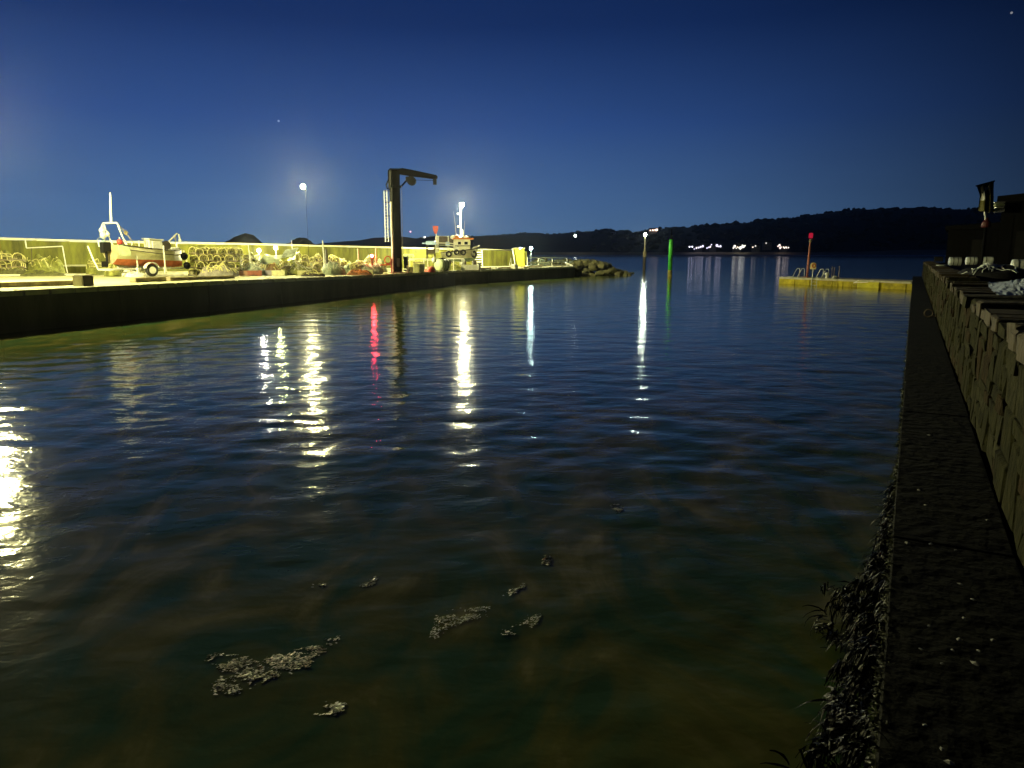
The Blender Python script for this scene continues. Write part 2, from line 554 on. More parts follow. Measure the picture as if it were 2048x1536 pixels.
# ------------------------------------------------------------------ far shore
def uaz(u):
    d = ray(u, 508)
    return math.atan2(d[0], d[1])
RIDGE = [(-900, 508), (380, 508), (560, 506), (640, 484), (690, 480), (720, 478), (749, 473), (809, 471), (832, 474.5), (860, 471), (900, 470), (943, 470.5), (976, 469), (1031, 467), (1039, 464), (1081, 464), (1089, 467), (1122, 465.6), (1180, 461.4), (1214, 459), (1264, 463), (1325, 456.7), (1361, 455), (1401, 450), (1445, 450), (1487, 445), (1514, 442), (1558, 439), (1602, 432), (1671, 423), (1709, 419), (1768, 420), (1794, 417.6), (1848, 418), (1888, 420), (1952, 420), (2048, 424), (2400, 440), (3200, 470)]
RA = [uaz(u) for u, v in RIDGE]
def ridge_elev(az):
    v = np.interp(az, RA, [v for u, v in RIDGE])
    return (508 - v - 4) / FPX * np.cos(az)
SHORE, TOP = 940.0, 1380.0
def ground_h(az, r):
    hr = ridge_elev(az) * TOP * 1.0 + HC
    t = (r - SHORE) / (TOP - SHORE)
    if t < 0:
        return t * 6
    if t <= 1:
        s = 0.35 * t + 0.65 * t * t * (3 - 2 * t)
        x, y = r * math.sin(az), r * math.cos(az)
        w = min(1, t * 4) * (1 - t)
        return hr * s + 0.4 + w * hr * .10 * mnoise.noise(Vector((x / 120, y / 120, 3)))
    return hr * (1 - .25 * min(1, (t - 1))) + .4
hm = M()
rows = []
azs = np.radians(np.linspace(-20, 62, 330))
for r_ in list(np.linspace(SHORE - 30, TOP, 46)) + [1450, 1550, 1700]:
    rows.append([(r_ * math.sin(a), r_ * math.cos(a), ground_h(a, r_)) for a in azs])
hm.grid(rows)
hm.f = [f[::-1] for f in hm.f]
m_hill = mat('dark hill fields', (.022, .025, .011), .95, .6, .011, .6, .05)
hills = struct(obj('hills', hm, m_hill, smooth=True))
bm_ = M()
rows = []
for k in range(6):
    row = []
    for a in np.radians(np.linspace(-2, 34, 120)):
        u = 1024 + math.tan(a) * FPX
        w = np.interp(u, [1000, 1200, 1500, 1700, 1860, 2000], [8, 14, 26, 45, 62, 64])
        r_ = SHORE - 14 + (14 + w) * k / 5
        row.append((r_ * math.sin(a), r_ * math.cos(a), max(ground_h(a, r_) + .5, .25 + .9 * k)))
    rows.append(row)
bm_.grid(rows)
bm_.f = [f[::-1] for f in bm_.f]
struct(obj('beach', bm_, mat('wet sand', (.42, .34, .22), .8, .25, .02), smooth=True))
# line of surf on the beach
sf = M()
rows = [[], [], []]
for a in np.radians(np.linspace(-6, 34, 260)):
    j = 5 * mnoise.noise(Vector((a * 30, 0, 0)))
    wd = 10 + 7 * mnoise.noise(Vector((a * 55, 4, 0)))
    for k, (o_, z_) in enumerate(((0, .02), (wd * .5, 1.5), (wd, .3))):
        r_ = SHORE - 26 + j + o_
        rows[k].append((r_ * math.sin(a), r_ * math.cos(a), z_))
sf.grid(rows)
sf.f = [f[::-1] for f in sf.f]
o = obj('surf', sf, mat('surf foam', (.85, .88, .9), .9, .1, .2), smooth=True)
o['kind'] = 'stuff'
# woods along the ridge and on the slope, a far mass
wm_ = M()
for k in range(900):
    if k < 560:
        u = random.uniform(840, 1990)
        r_ = TOP + random.uniform(-25, 8)
        s_ = random.uniform(1.2, 3.4) * (1.0 if u > 1150 else .55)
        if mnoise.noise(Vector((u / 35, 0, 0))) < -.05:
            s_ *= .45
    else:
        u = random.uniform(1180, 2040)
        r_ = random.uniform(1020, 1330)
        s_ = random.uniform(2.5, 6)
    a = uaz(u)
    c_ = (r_ * math.sin(a), r_ * math.cos(a), ground_h(a, r_) + s_ * .35)
    n0 = len(wm_.v)
    wm_.ball(c_, s_, 7, 4, (random.uniform(.8, 1.7), 1, random.uniform(.6, 1.0)))
    for i in range(n0, len(wm_.v)):
        x, y, z = wm_.v[i]
        wm_.v[i] = (x + random.uniform(-.25, .25) * s_, y, z + random.uniform(-.25, .25) * s_)
stuff(obj('woodland', wm_, mat('dark woodland', (.020, .026, .012), .95, .5, .2)))
# two dark wooded headlands showing over the sea wall
for u0, u1, pk, shp, yy in ((448, 520, 22, [(448, 488), (470, 480), (482, 471), (490, 467), (497, 468), (503, 477), (512, 482), (530, 488)], 320), (580, 625, 14, [(574, 490), (588, 484), (597, 477), (606, 474), (613, 479), (622, 487), (640, 490)], 380)):
    m = M()
    rows = []
    n_ = 26
    for j in range(7):
        dy = (j - 3) / 3
        row = []
        for i in range(n_):
            u = shp[0][0] + (shp[-1][0] - shp[0][0]) * i / (n_ - 1)
            v = np.interp(u, [s_[0] for s_ in shp], [s_[1] for s_ in shp])
            p_ = D(u, v, yy)
            h = (p_.z) * math.sqrt(max(0, 1 - dy * dy)) + random.uniform(-1.0, .4) * (1.3 - abs(dy))
            row.append((p_.x, yy + dy * 22, h if abs(dy) < 1 else -.5))
        rows.append(row)
    m.grid(rows)
    struct(obj('headland', m, m_hill, smooth=True))

# ------------------------------------------------------------------ right side: ledge, wall, yard
AZ = math.atan2(ray(1829, 508)[0], ray(1829, 508)[1])
ca, sa = math.cos(AZ), math.sin(AZ)
def L(lat, al, z=0.0):
    return Vector((lat * ca + al * sa, -lat * sa + al * ca, z))
TQ = Matrix.Rotation(-AZ, 4, 'Z')            # x = lateral (right), y = along the quay
ZL, ZW = .75, 1.97
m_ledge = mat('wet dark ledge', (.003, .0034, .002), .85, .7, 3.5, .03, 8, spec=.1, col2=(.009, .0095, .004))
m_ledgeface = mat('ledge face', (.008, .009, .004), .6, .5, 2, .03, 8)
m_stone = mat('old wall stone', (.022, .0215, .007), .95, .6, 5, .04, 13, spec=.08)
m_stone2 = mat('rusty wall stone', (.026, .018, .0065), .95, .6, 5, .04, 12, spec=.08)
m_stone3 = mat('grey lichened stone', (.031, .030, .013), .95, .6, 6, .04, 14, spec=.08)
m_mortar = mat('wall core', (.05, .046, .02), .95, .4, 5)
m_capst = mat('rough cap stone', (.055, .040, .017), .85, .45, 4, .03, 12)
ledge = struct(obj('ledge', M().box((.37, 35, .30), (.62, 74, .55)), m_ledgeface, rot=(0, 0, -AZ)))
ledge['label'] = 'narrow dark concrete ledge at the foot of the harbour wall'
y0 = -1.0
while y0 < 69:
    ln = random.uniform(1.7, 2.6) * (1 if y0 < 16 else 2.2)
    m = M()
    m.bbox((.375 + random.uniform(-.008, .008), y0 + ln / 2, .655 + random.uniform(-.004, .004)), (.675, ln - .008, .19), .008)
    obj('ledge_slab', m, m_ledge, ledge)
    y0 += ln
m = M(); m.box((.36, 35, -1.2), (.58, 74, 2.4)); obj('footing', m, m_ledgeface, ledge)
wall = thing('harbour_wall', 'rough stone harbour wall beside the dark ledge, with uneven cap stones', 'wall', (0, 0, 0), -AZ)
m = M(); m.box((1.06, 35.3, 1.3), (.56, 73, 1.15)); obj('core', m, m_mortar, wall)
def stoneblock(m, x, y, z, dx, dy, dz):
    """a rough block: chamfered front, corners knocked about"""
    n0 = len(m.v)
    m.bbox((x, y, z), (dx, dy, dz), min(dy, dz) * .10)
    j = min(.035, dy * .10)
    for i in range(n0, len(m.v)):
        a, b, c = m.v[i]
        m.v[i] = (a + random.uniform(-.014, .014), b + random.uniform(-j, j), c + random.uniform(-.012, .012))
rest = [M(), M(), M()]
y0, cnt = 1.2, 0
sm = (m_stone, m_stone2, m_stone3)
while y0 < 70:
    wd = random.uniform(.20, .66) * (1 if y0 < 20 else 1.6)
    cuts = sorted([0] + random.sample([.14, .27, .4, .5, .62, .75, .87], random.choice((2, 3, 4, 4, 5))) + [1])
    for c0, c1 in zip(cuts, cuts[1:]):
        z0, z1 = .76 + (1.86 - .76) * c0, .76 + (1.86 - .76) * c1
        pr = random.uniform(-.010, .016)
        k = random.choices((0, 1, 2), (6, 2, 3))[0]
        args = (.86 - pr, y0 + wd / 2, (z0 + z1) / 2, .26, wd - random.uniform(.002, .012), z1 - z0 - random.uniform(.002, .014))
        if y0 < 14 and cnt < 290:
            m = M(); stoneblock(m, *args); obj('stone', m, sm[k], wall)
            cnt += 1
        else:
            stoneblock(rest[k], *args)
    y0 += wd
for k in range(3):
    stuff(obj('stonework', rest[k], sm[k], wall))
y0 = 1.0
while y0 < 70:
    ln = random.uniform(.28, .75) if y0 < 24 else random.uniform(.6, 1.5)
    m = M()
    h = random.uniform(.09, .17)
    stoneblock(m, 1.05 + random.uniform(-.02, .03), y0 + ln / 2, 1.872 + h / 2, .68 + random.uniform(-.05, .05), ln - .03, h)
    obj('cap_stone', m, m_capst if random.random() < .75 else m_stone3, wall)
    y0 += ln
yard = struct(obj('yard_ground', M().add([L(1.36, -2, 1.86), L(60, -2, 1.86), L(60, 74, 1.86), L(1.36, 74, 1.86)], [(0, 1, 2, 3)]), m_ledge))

# pier across the harbour mouth, joining the ledge
a, b = P(1558, 567, 0), L(.02, 60.5)
pd = (b - a); pd.z = 0
PL = pd.length; pd.normalize()
pn = Vector((-pd.y, pd.x, 0))                # away from the camera
pier = thing('pier', 'low yellow lit concrete pier across the harbour mouth', 'pier', (a.x, a.y, 0), math.atan2(pd.y, pd.x))
PZ = .53
m = M(); m.box((PL / 2, 1.5, -.9), (PL, 2.9, 2.92)); obj('body', m, m_pier, pier)
xx = 0.0
while xx < PL - .1:
    w = min(random.uniform(1.3, 1.9), PL - xx)
    m = M(); m.bbox((xx + w / 2, 1.48, PZ - .02), (w - .02, 3.06, .16), .02); obj('deck_slab', m, m_coping, pier)
    xx += w
for x0, w, h0, h1 in ((.0, 1.75, -.6, .53), (1.82, 1.5, -.6, .53), (3.4, 2.3, -.6, .5), (5.75, 2.6, -.6, .53), (10.3, 1.9, -.6, .53)):
    m = M(); m.box((x0 + w / 2, .03, (h0 + h1) / 2), (w, .09, h1 - h0)); obj('face_panel', m, m_pier, pier)
m = M(); m.box((9.1, -.05, -.05), (1.9, .16, 1.0)); obj('patch_slab', m, mat('fresh yellow concrete', (.48, .43, .024), .85, .25, 2, .02, 6), pier)
m = M(); m.box((8.5, -.16, .40), (1.25, .05, .05), ry=R(-4)); m.box((8.05, -.16, .44), (.5, .05, .06), ry=R(-26)); obj('fender_timber', m, m_white, pier)
for k in range(7):
    m = M(); m.box((3.6 + k * .62 + random.uniform(-.1, .1), .0, .08 + random.uniform(-.1, .05)), (random.uniform(.12, .3), .12, random.uniform(.25, .6))); obj('fender_block', m, m_pier, pier)

# ------------------------------------------------------------------ evening haze over the bay
hz = M(); hz.box((0, 850, 75), (3600, 2200, 158))
o = obj('haze', hz, None)
hmat = bpy.data.materials.new('evening haze')
hmat.use_nodes = True
n, l = hmat.node_tree.nodes, hmat.node_tree.links
n.clear()
pv = n.new('ShaderNodeVolumePrincipled')
pv.inputs['Color'].default_value = (.92, .96, 1, 1)
pv.inputs['Density'].default_value = HAZE
pv.inputs['Anisotropy'].default_value = .89
oo = n.new('ShaderNodeOutputMaterial')
l.new(pv.outputs[0], oo.inputs['Volume'])
o.data.materials.clear()
o.data.materials.append(hmat)
stuff(o)

# ------------------------------------------------------------------ lamps
YEL, COOL = (1.0, .92, .40), (.62, .88, 1.0)
def globe_mat(name, col, inten, r):
    return glow(name, col, inten / (math.pi * r * r))
def lamp_post(label, base, top_z, arm, inten, col, rg=.30, rp=.06, group=None, fittings=False, mp=None, double=False, hood=True):
    t = thing('lamp_post', label, 'lamp post', base, 0, group)
    h = top_z - base[2]
    mp = mp or m_galv
    m = M(); m.lathe([(rp * 2.6, 0), (rp * 2.6, .03), (rp * 1.5, .04), (rp * 1.4, h * .25), (rp, h * .27), (rp * .75, h)], 10); obj('post', m, mp, t)
    m = M(); m.tube([(0, 0, h - .25), (arm[0] * .5, arm[1] * .5, h + .08), (arm[0], arm[1], h + .12)], .03, 6); obj('arm', m, mp, t)
    heads = [(arm[0], arm[1])] + ([(-arm[0] * .2 - .1, arm[1] + .1)] if double else [])
    gm = globe_mat('lamp glow', col, inten / len(heads), rg)
    for hx, hy in heads:
        hd = M(); hd.lathe([(rg * .35, h + .10 + rg), (rg * 1.1, h + .06 + rg * .9), (rg * 1.15, h + .02 + rg * .8)][::-1] if hood else [(.05, h + rg * .9), (.06, h + rg * 1.2), (.03, h + rg * 1.3)], 12, (hx, hy, 0)); ho = obj('lamp_head', hd, m_steel, t)
        g = M(); g.ball((hx, hy, h + .02), rg, 14, 9); obj('lamp_globe', g, gm, ho, smooth=True)
    if fittings:
        for z_ in (.40, .66, .86):
            m = M(); m.box((-.16, -.05, h * z_), (.34, .16, .16)); obj('bracket', m, mp, t)
        m = M(); m.bbox((.17, 0, h * .55), (.2, .2, .7), .02); obj('junction_box', m, mp, t)
    return t
b0 = Vector((-22.9, 30.0, deck_z(-22.9, 30)))
lamp_post('tall yellow harbour lamp left of the moored trailer boat', b0, 7.6, (.5, -.3), LAMP_I * 1.75, YEL, .34)
b1 = Gd(618, 55.5)
lamp_post('tall yellow harbour lamp on a slim post rising behind the heaped nets', b1, 7.55, (-.03, -.5), LAMP_I * 1.3, YEL, .17, .012, mp=m_black, hood=False)
b2 = Gd(922, 76.5)
lamp_post('stout white lamp post with a bright lamp behind the red roofed boat', b2, 7.65, (.20, -.28), LAMP_I * 1.9, (1.0, .95, .52), .21, .11, fittings=True, mp=m_white)
def floodlight(label, base, h, inten, col, r, aim=0.0, post=.03, group=None):
    t = thing('floodlight', label, 'floodlight', base, aim, group)
    m = M(); m.tube([(0, 0, 0), (0, 0, h - .1)], post, 6)
    for k in range(3):
        w = k * 2.1
        m.tube([(0, 0, .35), (.32 * math.cos(w), .32 * math.sin(w), 0)], post * .7, 5)
    obj('stand', m, m_galv, t)
    m = M(); m.lathe([(r * .6, .16), (r * 1.25, .10), (r * 1.3, -.02), (r * 1.22, -.02)][::-1], 12, (0, .02, h), Matrix.Rotation(R(-90), 4, 'X')); hd = obj('lamp_head', m, m_steel, t)
    g = M(); g.ball((0, -.06, h), r, 12, 8); obj('lamp_globe', g, globe_mat('flood glow', col, inten, r), hd, smooth=True)
    return t
floodlight('small white light added on a stand among the heaped nets for its reflection', Gd(519, 51.5), 1.6, LAMP_I * .32, (1.0, .97, .78), .11)  # both stand lights are added, to give the water a second bright reflection
floodlight('small yellow light added right of the white one among the nets for its reflection', Gd(553, 51.8), 1.78, LAMP_I * .3, (.95, 1.0, .42), .11)
p_ = D(1041, 497, 95); floodlight('blue white light just behind the yellow end pillar', (p_.x, p_.y, 1.0), p_.z - 1.0, 80, COOL, .13, post=.04)
p_ = D(1062, 496.5, 97); floodlight('bright blue white light on a post over the quay railing', (p_.x, p_.y, .9), p_.z - .9, 110, (.66, .95, .85), .19, post=.05)
# small red light on the red frame by the crane
p_ = Gd(744, 50.5)
t = thing('warning_light', 'small red warning light on a short post left of the crane', 'light', p_)
m = M(); m.lathe([(.09, 0), (.09, .03), (.035, .05), (.035, 1.12), (.09, 1.14), (.09, 1.17)], 8); obj('post', m, m_red, t)
m = M(); m.ball((0, 0, 1.26), .09, 10, 7); obj('lamp', m, globe_mat('red glow', (1, .03, .05), 7, .08), t, smooth=True)

# ------------------------------------------------------------------ marks in the harbour mouth
p_ = P(1288, 545, 0)
k_ = p_.y / FPX * 1.0
t = thing('light_perch', 'dark timber pile carrying a bright white light beyond the rocks', 'navigation mark', (p_.x, p_.y, 0))
zt = D(1288, 469, p_.y).z
m = M(); m.lathe([(.24, -2.5), (.22, 0), (.20, 2.2)], 10); obj('pile', m, m_tar, t)
m = M(); m.lathe([(.26, 2.2), (.25, 2.7), (.24, 3.0)], 10); obj('collar', m, m_wood, t)
m = M(); m.lathe([(.10, 3.0), (.09, zt - .2)], 8); obj('post', m, m_wood, t)
m = M(); m.ball((0, 0, zt), .2, 12, 8); lo = obj('lantern', m, globe_mat('perch glow', (.86, 1.0, .80), 80, .15), t, smooth=True)
m = M(); m.lathe([(.16, zt + .2), (.18, zt + .26), (.05, zt + .45), (.05, zt + .75)], 8); obj('lantern_cap', m, m_steel, t)
p_ = P(1339.5, 553, 0)
t = thing('green_pile', 'bright green painted pile standing in the harbour mouth', 'navigation mark', (p_.x, p_.y, 0))
z1, z2, z3 = D(1341, 479, p_.y).z, D(1341, 475, p_.y).z, D(1341, 457, p_.y).z
m = M(); m.lathe([(.25, .75), (.24, z1 - .4), (.22, z1)], 12); obj('pile', m, m_green, t, smooth=True)
m = M(); m.lathe([(.26, -2.5), (.26, .4), (.245, .76)], 12); obj('rusty_foot', m, mat('rusty weed', (.22, .20, .03), .9, .5, 3), t)
m = M(); m.lathe([(.2, z1), (.09, z2)], 10); obj('cone_cap', m, m_black, t)
m = M(); m.lathe([(.07, z2), (.055, z3)], 8); obj('staff', m, m_black, t)

# ------------------------------------------------------------------ on the pier
def on_pier(u, back=.6):
    d = ray(u, 553)
    # intersect the view plane at u with the pier line
    az = math.atan2(d[0], d[1])
    A = np.array([[pd.x, -math.sin(az)], [pd.y, -math.cos(az)]])
    s_ = np.linalg.solve(A, -np.array([a_.x + pn.x * back, a_.y + pn.y * back]))
    q_ = a_ + pd * s_[0] + pn * back
    return Vector((q_.x, q_.y, PZ + .06))
a_ = P(1558, 567, 0)
prz = math.atan2(pd.y, pd.x)
m_ladder = mat('pale ladder steel', (.42, .44, .40), .5, .2, 8)
def ladder(u, label, down):
    t = thing('harbour_ladder', label, 'ladder', on_pier(u, .5), prz + R(12), 'ladders on the pier')
    for dx in (0, .46):
        m = M(); m.tube([(dx, 0, 0), (dx + .32, .05, .70), (dx + .40, .05, .76), (dx + .56, .05, .76), (dx + .60, .05, .70), (dx + .58, .1, 0)], .035, 6)
        obj('handrail', m, m_ladder, t)
    if down:
        m = M(); m.tube([(0, -.6, .06), (0, -.68, -1.2)], .035, 6); m.tube([(.46, -.6, .06), (.46, -.68, -1.2)], .035, 6)
        m.tube([(0, 0, .0), (0, -.6, .06)], .035, 6); m.tube([(.46, 0, .0), (.46, -.6, .06)], .035, 6)
        obj('stile', m, m_ladder, t)
        for k in range(4):
            m = M(); m.tube([(0, -.62, -.05 - k * .27), (.46, -.62, -.05 - k * .27)], .02, 5); obj('rung', m, m_ladder, t)
    else:
        m = M(); m.box((-.15, 0, .03), (.5, .3, .05)); obj('foot_plate', m, m_ladder, t)
ladder(1585, 'pale steel ladder handrails at the seaward end of the pier', False)
ladder(1632, 'pale steel ladder handrails right of the red pole, ladder going down the pier face', True)
p_ = on_pier(1614, 1.0)
t = thing('red_pole', 'tall slim red pole with a red can lantern on the pier', 'navigation mark', p_, 0, None, (0, R(1.2)))
hh = D(1617, 466, p_.y).z - p_.z
m = M(); m.lathe([(.32, 0), (.32, .06), (.1, .08), (.095, hh * .55), (.075, hh - .75)], 10); obj('pole', m, mat('faded red pole', (.36, .13, .10), .7, .3, 4), t)
m = M(); m.lathe([(.13, hh - .78), (.13, hh - .66), (.08, hh - .64), (.08, hh - .5)], 10); obj('collar', m, m_wood, t)
m = M(); m.lathe([(.16, hh - .44), (.17, hh - .4), (.17, hh - .08), (.13, hh)], 12); obj('lantern', m, glow('dim red lantern', (.7, .02, .06), .55), t)
p_ = on_pier(1625, .7)
t = thing('lifebuoy_station', 'pale lifebuoy cabinet on a post with an orange ring inside', 'lifebuoy', p_, R(-20))
m = M(); m.tube([(0, 0, 0), (0, 0, .9)], .035, 6); obj('post', m, m_galv, t)
arch = [(-.24, .72), (.24, .72), (.24, 1.08)] + [(.24 * math.cos(R(w)), 1.08 + .22 * math.sin(R(w))) for w in range(20, 180, 20)] + [(-.24, 1.08)]
m = M(); m.prism(arch, -.02, .14); obj('cabinet', m, mat('yellow cabinet', (.75, .66, .30), .5, .1, 5), t)
m = M(); m.tube([(.05 + .13 * math.cos(w), -.05, 1.03 + .15 * math.sin(w)) for w in np.linspace(0, 2 * math.pi, 15)[:-1]], .05, 6, True); obj('ring', m, mat('orange ring', (.62, .16, .02), .5, .1, 5), t)
p_ = on_pier(1654, .6)
t = thing('bollard', 'small pale domed bollard right of the second ladder', 'bollard', p_)
m = M(); m.lathe([(.17, 0), (.17, .04), (.13, .08), (.13, .22), (.20, .28), (.19, .40), (.10, .48), (.03, .49)], 12); obj('body', m, m_white, t, smooth=True)
for u, v, lab in ((1663.5, 533, 'thin dark post just right of the pale bollard'), (1668, 535, 'thin dark post with a heap of rope at its foot'), (1677.5, 532, 'thin dark post standing alone on the pier')):
    p_ = on_pier(u, .8)
    h = D(u, v, p_.y).z - p_.z
    m = M(); m.lathe([(.05, 0), (.04, h * .5), (.035, h), (.01, h + .02)], 7)
    tag(obj('mooring_post', m, mat('post paint', (.16, .13, .12), .7, .3, 5), loc=p_), lab, 'post', 'thin posts on the pier')
p_ = on_pier(1668, .6)
m = M()
for k in range(4):
    m.tube([(.16 * math.cos(w) + .03 * k, .16 * math.sin(w), .04 + .05 * k) for w in np.linspace(0, 6.2, 12)[:-1]], .035, 5, True)
tag(obj('rope_coil', m, m_ladder, loc=p_), 'small coil of rope lying on the pier by the thin posts', 'rope')

# ------------------------------------------------------------------ quay edge beams and blocks
def edge_beam(u0, v0, u1, v1, h, back, label, ma=m_wood):
    a, b = G(u0, v0), G(u1, v1)
    m = M()
    wallpiece(m, a, b, back, 0, min(a.z, b.z) - .02, a.z + h, b.z + h)
    return tag(obj('kerb_beam', m, ma), label, 'kerb', 'timber kerb beams along the quay edge')
edge_beam(-140, 580.5, 168, 569.8, .19, .35, 'long dark kerb beam left of the square block on the quay edge')
edge_beam(272, 565.2, 333, 562.5, .2, .35, 'short dark kerb beam in front of the trailer boat')
edge_beam(341, 562.2, 470, 557.4, .17, .35, 'long dark kerb beam in front of the creel stack')
edge_beam(955, 539.5, 986, 538, .17, .4, 'dark kerb beam just right of the pale board')
edge_beam(994, 538, 1023, 536.5, .15, .4, 'dark kerb beam left of the yellow pillar')
edge_beam(1048, 535.7, 1084, 534.2, .15, .4, 'dark kerb beam right of the yellow pillar')
def pale_block(u, v, w, d, h, lab, name='kerb_block', cat='kerb block', ma=m_white):
    p_ = G(u, v)
    m = M(); m.bbox((0, 0, h / 2), (w, d, h), .03)
    return tag(obj(name, m, ma, loc=p_, rot=(0, 0, R(66))), lab, cat)
p_ = G(180, 572.5)
t = thing('mooring_block', 'square concrete block on the quay edge between two kerb beams', 'block', p_, R(68))
m = M(); m.bbox((0, .25, .20), (.44, .46, .40), .03); obj('block', m, m_face, t)
m = M(); m.bbox((.02, .27, .425), (.5, .52, .045), .015); obj('cap', m, m_coping, t)
m = M(); m.box((-.27, .27, .2), (.05, .5, .4)); obj('side_slab', m, m_coping, t)
pale_block(990, 538.2, .5, .5, .2, 'pale kerb block between two dark beams left of the pillar')
pale_block(1029, 536.5, .9, .5, .36, 'broad pale kerb block at the foot of the yellow pillar')
pale_block(1056, 535, .3, .4, .2, 'small pale block near the foot of the railing')
p_ = G(940, 541.5)
m = M(); m.box((0, 0, .28), (1.5, .1, .44), rx=R(-8))
tag(obj('notice_board', m, m_white, loc=p_, rot=(0, 0, R(8))), 'blank white board lying on edge at the quay side below the red roofed boat', 'board')
for k, (u0, u1, v) in enumerate(((862, 872, 542.5), (893, 901, 542))):
    pass

# ------------------------------------------------------------------ crane
p_ = G(794, 546.5)
cr = thing('davit_crane', 'tall black davit crane with a short arm on the quay edge', 'crane', p_, 0)
sc = p_.y / FPX * 1.0
def cz(v): return D(790, v, p_.y).z - p_.z
def cx(u, v=352): return D(u, v, p_.y).x - p_.x
m = M(); m.bbox((0, 0, cz(372) / 2), (.62, .62, cz(372)), .06, rz=R(33)); obj('column', m, m_black, cr)
m = M(); m.tube([(cx(787, 540), -.30, .1), (cx(786.5, 500), -.30, cz(500)), (cx(783.5, 404), -.30, cz(404))], .085, 8); obj('lit_stripe_pipe', m, mat('pale pink lit stripe', (.70, .62, .52), .5, .15, 5), cr)  # pale tube added for the lit stripe down the column's left edge
m = M(); m.bbox((0, 0, .05), (1.1, 1.1, .1), .02, rz=R(33)); obj('base_plate', m, m_coping, cr)
m = M(); m.bbox((-.03, 0, (cz(372) + cz(340)) / 2), (.70, .66, cz(340) - cz(372)), .08, rz=R(33)); m.lathe([(.46, cz(376)), (.46, cz(371))], 12); obj('slewing_head', m, m_black, cr)
m = M(); m.prism([(cx(776), cz(352)), (cx(777), cz(341)), (cx(781), cz(337)), (cx(800), cz(337.5)), (cx(806), cz(336.5)), (cx(830), cz(341)), (cx(873), cz(350.5)), (cx(875), cz(353)), (cx(874), cz(357.5)), (cx(866), cz(358)), (cx(838), cz(354.5)), (cx(825), cz(353)), (cx(800), cz(349))], -.16, .16); obj('jib', m, m_black, cr)
m = M(); m.tube([(cx(801), 0, cz(374)), (cx(821), 0, cz(352))], .07, 6); obj('brace', m, m_black, cr)
m = M(); m.lathe([(.20, -.22), (.32, -.2), (.32, -.14), (.24, -.12), (.24, .12), (.32, .14), (.32, .2), (.2, .22)], 14, (cx(823), 0, cz(362)), Matrix.Rotation(R(90), 4, 'X')); m.box((cx(816), 0, cz(358)), (.3, .4, .3)); obj('winch', m, m_steel, cr)
m = M(); m.tube([(cx(832), 0, cz(360)), (cx(866), 0, cz(361))], .022, 5); obj('wire', m, m_steel, cr)
m = M(); m.box((cx(869.5), 0, cz(362)), (.24, .24, .52)); m.tube([(cx(869.5), 0, cz(358)), (cx(869.5), 0, cz(354))], .05, 6); obj('hook_block', m, m_steel, cr)
m = M(); m.tube([(cx(779), -.1, cz(344)), (cx(777), -.12, cz(360)), (cx(772.5), -.12, cz(370)), (cx(774), -.1, cz(377)), (cx(781), -.1, cz(380))], .05, 6); obj('hose', m, m_black, cr)
m = M()
for k in range(7):
    zc = cz(386 + k * 2.6)
    m.tube([(cx(785.5) + .16 * math.cos(w), -.12 + .16 * math.sin(w), zc + .05 * w / 6.3) for w in np.linspace(0, 6.28, 11)], .03, 5)
obj('cable_coil', m, m_steel, cr)
for u_ in (768.5, 774):
    m = M(); m.tube([(cx(u_, 381), -.08, cz(381)), (cx(u_ + 3.5, 484), -.08, cz(484))], .028, 5); obj('ladder_rail', m, m_galv, cr)

for v_ in (382, 405, 432, 458, 483):
    m = M(); m.tube([(cx(768.5 + (v_ - 381) * .034, v_), -.08, cz(v_)), (cx(786, v_), -.02, cz(v_))], .03, 5); obj('ladder_bracket', m, m_steel, cr)
for k in range(17):
    m = M(); v_ = 387 + k * 6
    m.tube([(cx(768.5 + (v_ - 381) * .034, v_), -.08, cz(v_)), (cx(774 + (v_ - 381) * .034, v_), -.08, cz(v_))], .014, 4); obj('rung', m, m_galv, cr)
m = M(); m.tube([(cx(803), -.05, cz(372)), (cx(804, 420), -.05, cz(420)), (cx(805.5, 520), -.05, cz(520)), (cx(806, 543), -.05, cz(543))], .02, 5); obj('conduit', m, m_wood, cr)
m = M(); m.box((cx(798.5, 525), -.42, cz(525)), (.22, .12, .6)); m.tube([(cx(796, 525), -.44, cz(530)), (cx(797, 525), -.46, cz(518)), (cx(800, 525), -.46, cz(518)), (cx(801, 525), -.44, cz(534))], .02, 5); obj('control_box', m, m_steel, cr)

# ------------------------------------------------------------------ boats
def hull_sections(m, secs, n=9):
    """secs: (x, half beam at sheer, sheer z, keel z, chine fullness) from stern to bow"""
    rows = []
    for x, hb, zs, zk, fu in secs:
        row = []
        for i in range(-n, n + 1):
            t = abs(i) / n
            y = hb * (1 - (1 - t) ** (1 + fu)) if hb > 0 else 0
            z = zk + (zs - zk) * (t ** (1.0 + fu * .55))
            row.append((x, math.copysign(y, i) if i else 0, z))
        rows.append(row)
    return rows
def split_rows(rows, zcut, above):
    out = []
    for row in rows:
        zk = [r_[2] for r_ in row]
        new = []
        for x, y, z in row:
            new.append((x, y, z))
        out.append(new)
    return out

# --- open boat on its trailer
o_ = G(299, 553)
bt = thing('trailer_boat', 'open white fishing boat with red bottom and stern arch on a road trailer', 'boat', (0, 0, 0), R(60))
px = .0289
Rz = Matrix.Rotation(R(60), 2)
